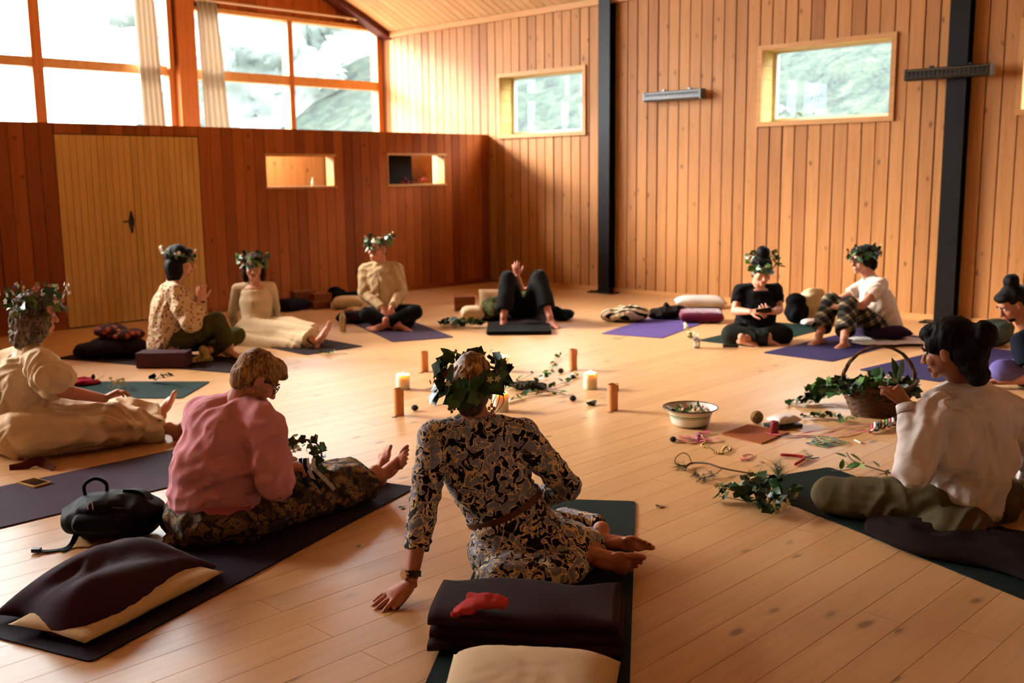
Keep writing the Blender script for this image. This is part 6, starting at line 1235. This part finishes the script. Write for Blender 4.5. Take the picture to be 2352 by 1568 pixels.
o = ivy([F(2062, 1090, .02), F(2010, 1076, .03), F(1960, 1058, .04), F(1945, 1040, .03)], 'thin branch with a few oval leaves by the elbow of the person in white', .07, .11, 'mp', OVAL, r=.004, cat='branch', name='leafy_branch', lift=.6)
ivy([F(1985, 1062, .05), F(1950, 1078, .03), F(1910, 1080, .01)], 'twig with large pale leaves at the end of the dark green mat', .09, .06, 'mp', OVAL, lift=.6); ivy([F(2020, 1088, Z), F(2050, 1086, Z)], 'tiny dark twig near the knee of the person in white', .03, .03, 'd')
# ---- basket
c = F(2012, 952); o = wempty('wicker_basket', c, 'wicker basket with an arched handle filled with ivy', 'basket'); WK = plain('brown_wicker', srgb(92, 58, 34), .7, .3, var=.4, sc=25); bx, by = Vector((RT.x, RT.y, 0)).normalized(), W_
n = 36; H_ = .19
def bp(a, z_, k=1.0): t_ = z_/H_; return c+bx*math.cos(a)*(.15+.10*t_)*k+by*math.sin(a)*(.11+.075*t_)*k+V2(0, 0, z_+.035*t_*math.cos(a)**2)
for q in range(13):
    z_ = .008+(H_-.01)*q/12; tube([bp(2*math.pi*i/n, z_, 1+.025*(1 if (i+q) % 2 else -1)) for i in range(n+1)], .0085, 6).obj('woven_row', WK, o, True)
for i in range(0, n, 2): tube([bp(2*math.pi*i/n, .002), bp(2*math.pi*i/n, H_*.5), bp(2*math.pi*i/n, H_)], .005, 5).obj('stake', WK, o, True)
tube([bp(2*math.pi*i/n, H_+.006) for i in range(n+1)], .013, 8).obj('rim', WK, o, True)
S().loft([c+V2(0, 0, .002), c+V2(0, 0, .02)], [(.15, .11), (.155, .115)], bx, n).obj('basket_floor', WK, o)
ah = [c+bx*(.245*math.cos(t))+by*(-.02)+V2(0, 0, H_+.03+.25*math.sin(t)) for t in [math.pi*i/24 for i in range(25)]]
for ph in (0, 2.1, 4.2): tube([p+(bx*math.cos(ph+i*.9)+by*math.sin(ph+i*.9))*.008 for i, p in enumerate(ah)], .0075, 6).obj('handle_rod', WK, o, True)
g = wempty('ivy_filling', c+V2(0, 0, .12), 'mass of cut ivy heaped inside the wicker basket', 'ivy', 'ivy and leaf sprigs on the floor')
for _ in range(190):
    a = random.uniform(0, 6.28); r_ = math.sqrt(random.random()); p = c+bx*math.cos(a)*r_*.24+by*math.sin(a)*r_*.17+V2(0, 0, .13+.17*random.random()*(1.1-r_*.6)); p = p+bx*.02
    put(IVY[random.choice('ddm')], g, p, rmat(Vector((math.cos(a), math.sin(a), random.uniform(-.3, .8))), U, .6), .075*random.uniform(.7, 1.2))
# ---- bowl of petals
c = F(1585, 976); o = wempty('enamel_bowl', c, 'white enamel bowl with green stripes holding petals', 'bowl'); ENA = NT('striped_enamel'); sp = ENA.n('ShaderNodeSeparateXYZ'); ENA.l(ENA.coord(), sp.inputs[0]); wht = srgb(232, 222, 208); grn = srgb(96, 128, 46)
ENA.col(ENA.ramp(ENA.math('MULTIPLY', sp.outputs[2], 8.0), [(0, wht), (.50, wht), (.505, grn), (.535, grn), (.54, wht), (.575, wht), (.58, grn), (.64, grn), (.645, wht)], 'CONSTANT')); ENA = ENA.set(.18, .5)
prof = [(.10, .003), (.118, .012), (.125, .03), (.135, .07), (.148, .098), (.175, .118), (.179, .121), (.174, .118), (.145, .094), (.130, .068), (.118, .03), (.09, .012), (.001, .010)]; n = 40
S().rings([[c+V2(a*math.cos(2*math.pi*i/n), a*math.sin(2*math.pi*i/n), z_) for i in range(n)] for a, z_ in prof]).obj('bowl_body', ENA, o, True); o['_z'] = 0
tube([c+V2(.177*math.cos(2*math.pi*i/n), .177*math.sin(2*math.pi*i/n), .121) for i in range(n+1)], .0035, 6).obj('blue_rim', plain('navy_enamel', srgb(26, 28, 52), .25), o, True)
ptl = wempty('petals', c+V2(0, 0, .08), 'pink, yellow and orange petals with leaves lying in the enamel bowl', 'petals')
for _ in range(90):
    a = random.uniform(0, 6.28); r_ = math.sqrt(random.random())*.125; me, sz, nm = random.choice(((FL_P, .016, 'petal'), (FL_Y, .016, 'petal'), (FL_R, .014, 'petal'), (FL_Y, .018, 'petal'), (OVAL['m'], .05, 'leaf'), (OVAL['d'], .035, 'leaf'))); put(me, ptl, c+V2(r_*math.cos(a), r_*math.sin(a), .078+.03*random.random()), rmat(V2(math.cos(a), math.sin(a), .3), U, .7), sz, nm)
# ---- craft things
c = F(1740, 1002); q_ = (F(1658, 998), F(1718, 977), F(1812, 995), F(1750, 1020)); s = S(); s.rings([[p+V2(0, 0, z_) for p in q_] for z_ in (.001, .009)]); one('cork_mat', s, plain('cork', srgb(158, 84, 44), .9, .15, var=.25, sc=120), 'square cork mat with a red candle standing on it', 'mat')
c = F(1738, 972); o = wempty('twine_ball', c, 'ball of brown twine beside the white pouch', 'twine'); TW = plain('jute', srgb(150, 112, 66), .9, .1, var=.25, sc=60); S().ell(c+V2(0, 0, .042), (.040, .040, .040), None, 18, 12).obj('core', TW, o, True)
for k in range(9):
    ax_ = Vector((random.gauss(0, 1), random.gauss(0, 1), random.gauss(0, 1))).normalized(); e1 = ax_.orthogonal().normalized(); e2 = ax_.cross(e1); tube([c+V2(0, 0, .0425)+(e1*math.cos(t)+e2*math.sin(t))*.0405 for t in [2*math.pi*i/20 for i in range(21)]], .0022, 5).obj('twine_loop', TW, o, True)
c = F(1778, 1000); o = wempty('red_candle', c+V2(0, 0, .01), 'short dark red candle standing on the cork mat', 'candle'); S().loft([c+V2(0, 0, z_) for z_ in (.010, .012, .085, .092, .090)], [(.024, .024), (.026, .026), (.026, .026), (.023, .023), (.008, .008)], RT, 20).obj('wax', plain('dark_red_wax', srgb(128, 26, 32), .5), o, True); tube([c+V2(0, 0, .09), c+V2(.002, 0, .103)], .0015).obj('wick', BLACKF, o)
c = F(1800, 980); Mx = Matrix.Rotation(YAW-math.pi/2+.45, 3, 'Z'); one('black_book', S().box((-.10, -.065, .001), (.10, .075, .022), Mx, c), plain('black_cover', srgb(20, 20, 22), .5), 'black book lying under the white pouch', 'book'); pillow((c.x, c.y), .19, .13, .05, YAW-math.pi/2+.45, WHT, 'white pouch with dark lettering lying on the black book', 'cloth_pouch', rest=.022, cat='pouch')
RBN = cloth('red_satin', srgb(178, 22, 52), 300, sheen=.3); PNK = cloth('pink_satin', srgb(206, 60, 92), 300, sheen=.3)
for i, (P, m, lb, wd) in enumerate((([(1560, 1000), (1585, 1004), (1605, 996), (1625, 990), (1612, 1000)], RBN, 'tangled red satin ribbon in front of the enamel bowl', .03), ([(1552, 1008), (1575, 1012), (1600, 1014), (1622, 1008), (1600, 1004)], RBN, 'red ribbon loop lying nearest the tiny cone', .026), ([(1605, 994), (1598, 1006), (1610, 1014), (1640, 1008), (1652, 1004)], PNK, 'pink ribbon end between the bowl and the cork mat', .02), ([(1752, 992), (1790, 998), (1850, 1000), (1920, 996), (1990, 986)], PNK, 'long pink ribbon running from the red candle to the embroidery floss', .016), ([(1830, 998), (1870, 990), (1930, 982), (2000, 972)], RBN, 'second long red ribbon beyond the coloured threads', .012))):
    one('satin_ribbon', strip(smoothpath([F(x_, y_, .006+.012*(k % 2)) for k, (x_, y_) in enumerate(P)], 6), wd, [V2(.3*math.sin(k), .3*math.cos(k*.7), 1) for k in range(6*(len(P)-1)+1)], .0015), m, lb, 'ribbon', 'satin ribbons')
o = wempty('bead_garland', F(1640, 1030), 'garland of pale gold beads beside the red ribbons', 'beads')
for k, p in enumerate(smoothpath([F(1612, 1000, .008), F(1622, 1012, .008), F(1612, 1022, .008), F(1628, 1028, .008), F(1640, 1038, .008), F(1662, 1040, .008), F(1678, 1032, .008), F(1668, 1024, .008), F(1660, 1034, .008)], 4)): S().ell(p, (.008,)*3, None, 8, 6).obj('bead', plain_c('pale_gold_bead', srgb(206, 170, 96), .3), o, True)
one('red_string', tube(smoothpath([F(1700, 1052, .004), F(1715, 1056, .006), F(1730, 1048, .004), F(1722, 1043, .004), F(1706, 1046, .004), F(1714, 1054, .006), F(1702, 1058, .004)], 6), .0028, 5), RBN, 'red string lying in a small loop', 'string', None, True)
o = wempty('secateurs', F(1830, 1050), 'red-handled secateurs lying open on the floor', 'secateurs'); RH = plain('red_handle', srgb(168, 20, 26), .4); MS = plain('dark_blade', srgb(60, 58, 58), .35, Metallic=.8); pv = F(1848, 1049, .012)
tube(smoothpath([pv, F(1825, 1046, .012), F(1792, 1044, .012)], 5), [.006]+[.009]*9+[.008], 8).obj('handle', RH, o, True); tube(smoothpath([pv, F(1845, 1055, .012), F(1826, 1066, .012)], 5), [.006]+[.009]*9+[.008], 8).obj('handle', RH, o, True)
strip([pv, F(1862, 1047, .012), F(1868, 1045, .012)], [.020, .016, .004], U, .004).obj('blade', MS, o); strip([pv, F(1866, 1052, .012), F(1882, 1050, .012)], [.018, .012, .004], U, .004).obj('blade', MS, o); S().cap(pv-U*.006, pv+U*.006, .007, .007, 10, (1, 1)).obj('pivot_bolt', MS, o)
for k, (cl, nm) in enumerate(((srgb(196, 160, 60), 'yellow'), (srgb(70, 140, 120), 'turquoise'), (srgb(60, 70, 140), 'blue'), (srgb(120, 150, 60), 'lime'))):
    cc = F(1885+8*k, 1012+3*k); P = [cc+V2(.14*math.cos(i*1.3+k)*(.4+.6*random.random())+.0*i, .11*math.sin(i*1.7+k*2)*(.4+.6*random.random()), .004+.006*random.random()) for i in range(9)]; one('sewing_thread', tube(smoothpath(P, 6), .0022, 5), plain(nm+'_thread', cl, .6), nm+' thread tangled in the pile of cut threads', 'thread', 'cut coloured threads', True)
o = wempty('embroidery_floss', F(2020, 985), 'bundle of many-coloured embroidery floss skeins beside the basket', 'floss')
for k, cl in enumerate(((200, 60, 100), (230, 220, 210), (40, 90, 110), (30, 26, 40), (190, 150, 70), (60, 130, 80), (200, 90, 120), (220, 215, 205), (30, 40, 80), (170, 40, 70))):
    a = F(1995+7*k, 992-2*k, .012+.004*(k % 3)); one_ = tube(smoothpath([a, a+bx*.03+by*.02+U*.02*(k % 2), a+bx*.05+by*.09+U*.03, a+bx*.06+by*.12], 5), .007, 6); one_.obj('skein', plain_c('floss_%d' % k, srgb(*cl), .7), o, True)
one('white_stick', S().cap(F(1963, 1010, .006), F(1978, 1017, .006), .005, .005, 8, (1, 1)), WHT, 'short white stick beside the coloured threads', 'stick')
# jar of flowers, torch
c = F(1600, 799); o = wempty('flower_jar', c, 'small glass jar of wild flowers beside the teal mat', 'jar'); JG = NT('jar_glass'); JG.col((.9, .95, .93, 1)); JG.b.inputs['Transmission Weight'].default_value = .9; JG = JG.set(.05, .5)
S().loft([c+V2(0, 0, z_) for z_ in (.001, .01, .09, .10)], [(.03, .03), (.035, .035), (.035, .035), (.03, .03)], RT, 18).obj('glass', JG, o, True)
for k in range(9):
    e = c+bx*(-.03-.02*k*.6+random.gauss(0, .02))+by*random.gauss(0, .03)+V2(0, 0, .12+.013*k); tube([c+V2(0, 0, .03), e], .002).obj('stem', M_STEM, o); put(random.choice((FL_Y, FL_W)), o, e, rmat(U, RT, .5), .02, 'flower'); put(OVAL['p'], o, c*.4+e*.6, rmat(e-c, RT, .8), .05)
c = F(1660, 798); o = wempty('torch', c, 'small dark torch lying in front of the teal mat', 'torch'); S().cap(c+V2(0, 0, .022), c+V2(0, 0, .022)+bx*.03, .022, .02, 14, (1, 1)).obj('lens_head', plain('grey_lens', srgb(70, 80, 84), .2), o); S().cap(c+V2(0, 0, .018)+bx*.03, c+V2(0, 0, .014)+bx*.14-by*.03, .014, .012, 12, (1, 1)).obj('barrel', BLACKF, o)
# ---- held things
hp_ = Q(2062, 872, 4.70); o = wempty('leaf_sprig', hp_, 'sprig with two upright green leaves held by the person in white', 'leaf sprig'); tube([Q(2068, 905, 4.70), Q(2062, 872, 4.70)], .0025).obj('stem', M_STEM, o)
for (x_, y_), sz in (((2060, 815), .11), ((2075, 822), .10), ((2048, 880), .06)): put(OVAL['m'], o, hp_, rmat(Q(x_, y_, 4.68)-hp_, -W_+RT*.4, .1), sz)
gc = Q(690, 1058, 4.90); o = wempty('flower_garland', gc, 'half-made garland of ivy and elderflower with blue ribbons on the lap', 'garland')
for _ in range(40): a = random.uniform(0, 6.28); put(IVY[random.choice('ddm')], o, gc+bx*(.10*math.cos(a))+by*.05*math.sin(a*2)+U*(.10*math.sin(a)+random.gauss(0, .015)), rmat(Vector((random.gauss(0, 1), random.gauss(0, 1), random.gauss(0, 1))), -W_+U, .6), .05)
for _ in range(60): put(FL_Y, o, Q(668, 1028, 4.88)+Vector((random.gauss(0, .035), random.gauss(0, .035), random.gauss(0, .022))), rmat(U, RT, .8), .010, 'flower')
for k in range(3): put(IVY['d'], o, Q(715+8*k, 1035+22*k, 4.85), rmat(RT+U*.4, -W_+U, .3), .06)
BLR = cloth('teal_satin', srgb(30, 60, 76), 300); 
for k, (x_, m) in enumerate(((690, BLR), (706, WHT), (700, BLR), (720, WHT))): strip(smoothpath([Q(x_, 1052, 4.85), Q(x_+2, 1075, 4.80), Q(x_+8+6*k, 1100, 4.80), Q(x_+18+10*k, 1118+2*k, 4.82)], 5), .018, -W_+U*.4, .0015).obj('ribbon', m, o)
tube([gc+bx*.10*math.cos(t)+by*.05*math.sin(t*2)+U*.10*math.sin(t) for t in [2*math.pi*i/24 for i in range(25)]], .005, 6).obj('hoop', M_TWIG, o, True)
# ---- things in the wall openings
c = Vector((8.05, 11.45, 1.511)); o = wempty('small_bottle', c, 'small pale bottle standing in the opening with the boarded back', 'bottle'); S().loft([c+V2(0, 0, z_) for z_ in (0, .005, .06, .075, .10)], [(.02, .02), (.023, .023), (.023, .023), (.011, .011), (.011, .011)], V2(1, 0, 0), 14).obj('bottle_body', plain('pale_ceramic', srgb(236, 206, 160), .4), o, True); S().cap(c+V2(0, 0, .10), c+V2(0, 0, .115), .012, .012, 10, (1, 1)).obj('stopper', CRM, o)
one('dark_hanging', S().box((9.20, 11.56, 1.40), (9.85, 11.60, 2.05)), plain('charcoal_cloth', srgb(22, 18, 15), .9), 'charcoal cloth hanging in the opening nearest the corner', 'hanging'); s = S().loft([Vector((10.62, 12.40, z_)) for z_ in (2.12, 1.95, 1.78, 1.64, 1.58)], [(.46, .10), (.38, .10), (.26, .10), (.12, .07), (.03, .04)], V2(1, 0, 0), 24, lambda t_, a_: .04*math.sin(a_*9)); o = one('draped_cloth', s, cloth('peach_cloth', srgb(216, 150, 100)), 'peach cloth gathered to a point in the opening nearest the corner', 'cloth', None, True)
g = wempty('dried_flowers', Vector((9.80, 11.50, 1.518)), 'dark red dried flowers in the opening nearest the corner', 'flowers')
for _ in range(22): put(random.choice((FL_R, IVY['d'], OVAL['d'])), g, Vector((9.80+random.gauss(0, .10), 11.49+random.gauss(0, .012), 1.53+abs(random.gauss(0, .05)))), rmat(U, RT, .8), .032, 'flower')
tube([(9.72, 11.49, 1.52), (9.9, 11.49, 1.53)], .005).obj('stem', M_TWIG, g)
lm = wempty('added_strip_lamp', (7.85, 11.53, 2.08), 'unseen lamp added behind the partition to brighten the boarded opening', 'lamp'); S().box((7.45, 11.508, 2.06), (8.25, 11.54, 2.12)).obj('added_lamp_housing', WHT, lm); LT = NT('added_lamp_tube'); LT.b.inputs['Emission Color'].default_value = (1, .8, .6, 1); LT.b.inputs['Emission Strength'].default_value = 6.0; S().cap((7.48, 11.56, 2.085), (8.22, 11.56, 2.085), .014, .014, 10, (1, 1)).obj('added_lamp_tube', LT.m, lm); LT.m.cycles.emission_sampling = 'NONE'  # lamp added out of sight; it brightens the boards behind the opening
l = bpy.data.lights.new('added_strip_light', 'AREA'); l.shape = 'RECTANGLE'; l.size = .75; l.size_y = .03; l.energy = 26; l.color = (1, .74, .55); lo = bpy.data.objects.new('added_strip_light', l); COL.objects.link(lo); lo.parent = lm; lo.location = (0, .05, 0); lo.rotation_euler = Vector((0, 1, -.35)).to_track_quat('-Z', 'Y').to_euler()  # light of the added lamp, aimed at the screen boards
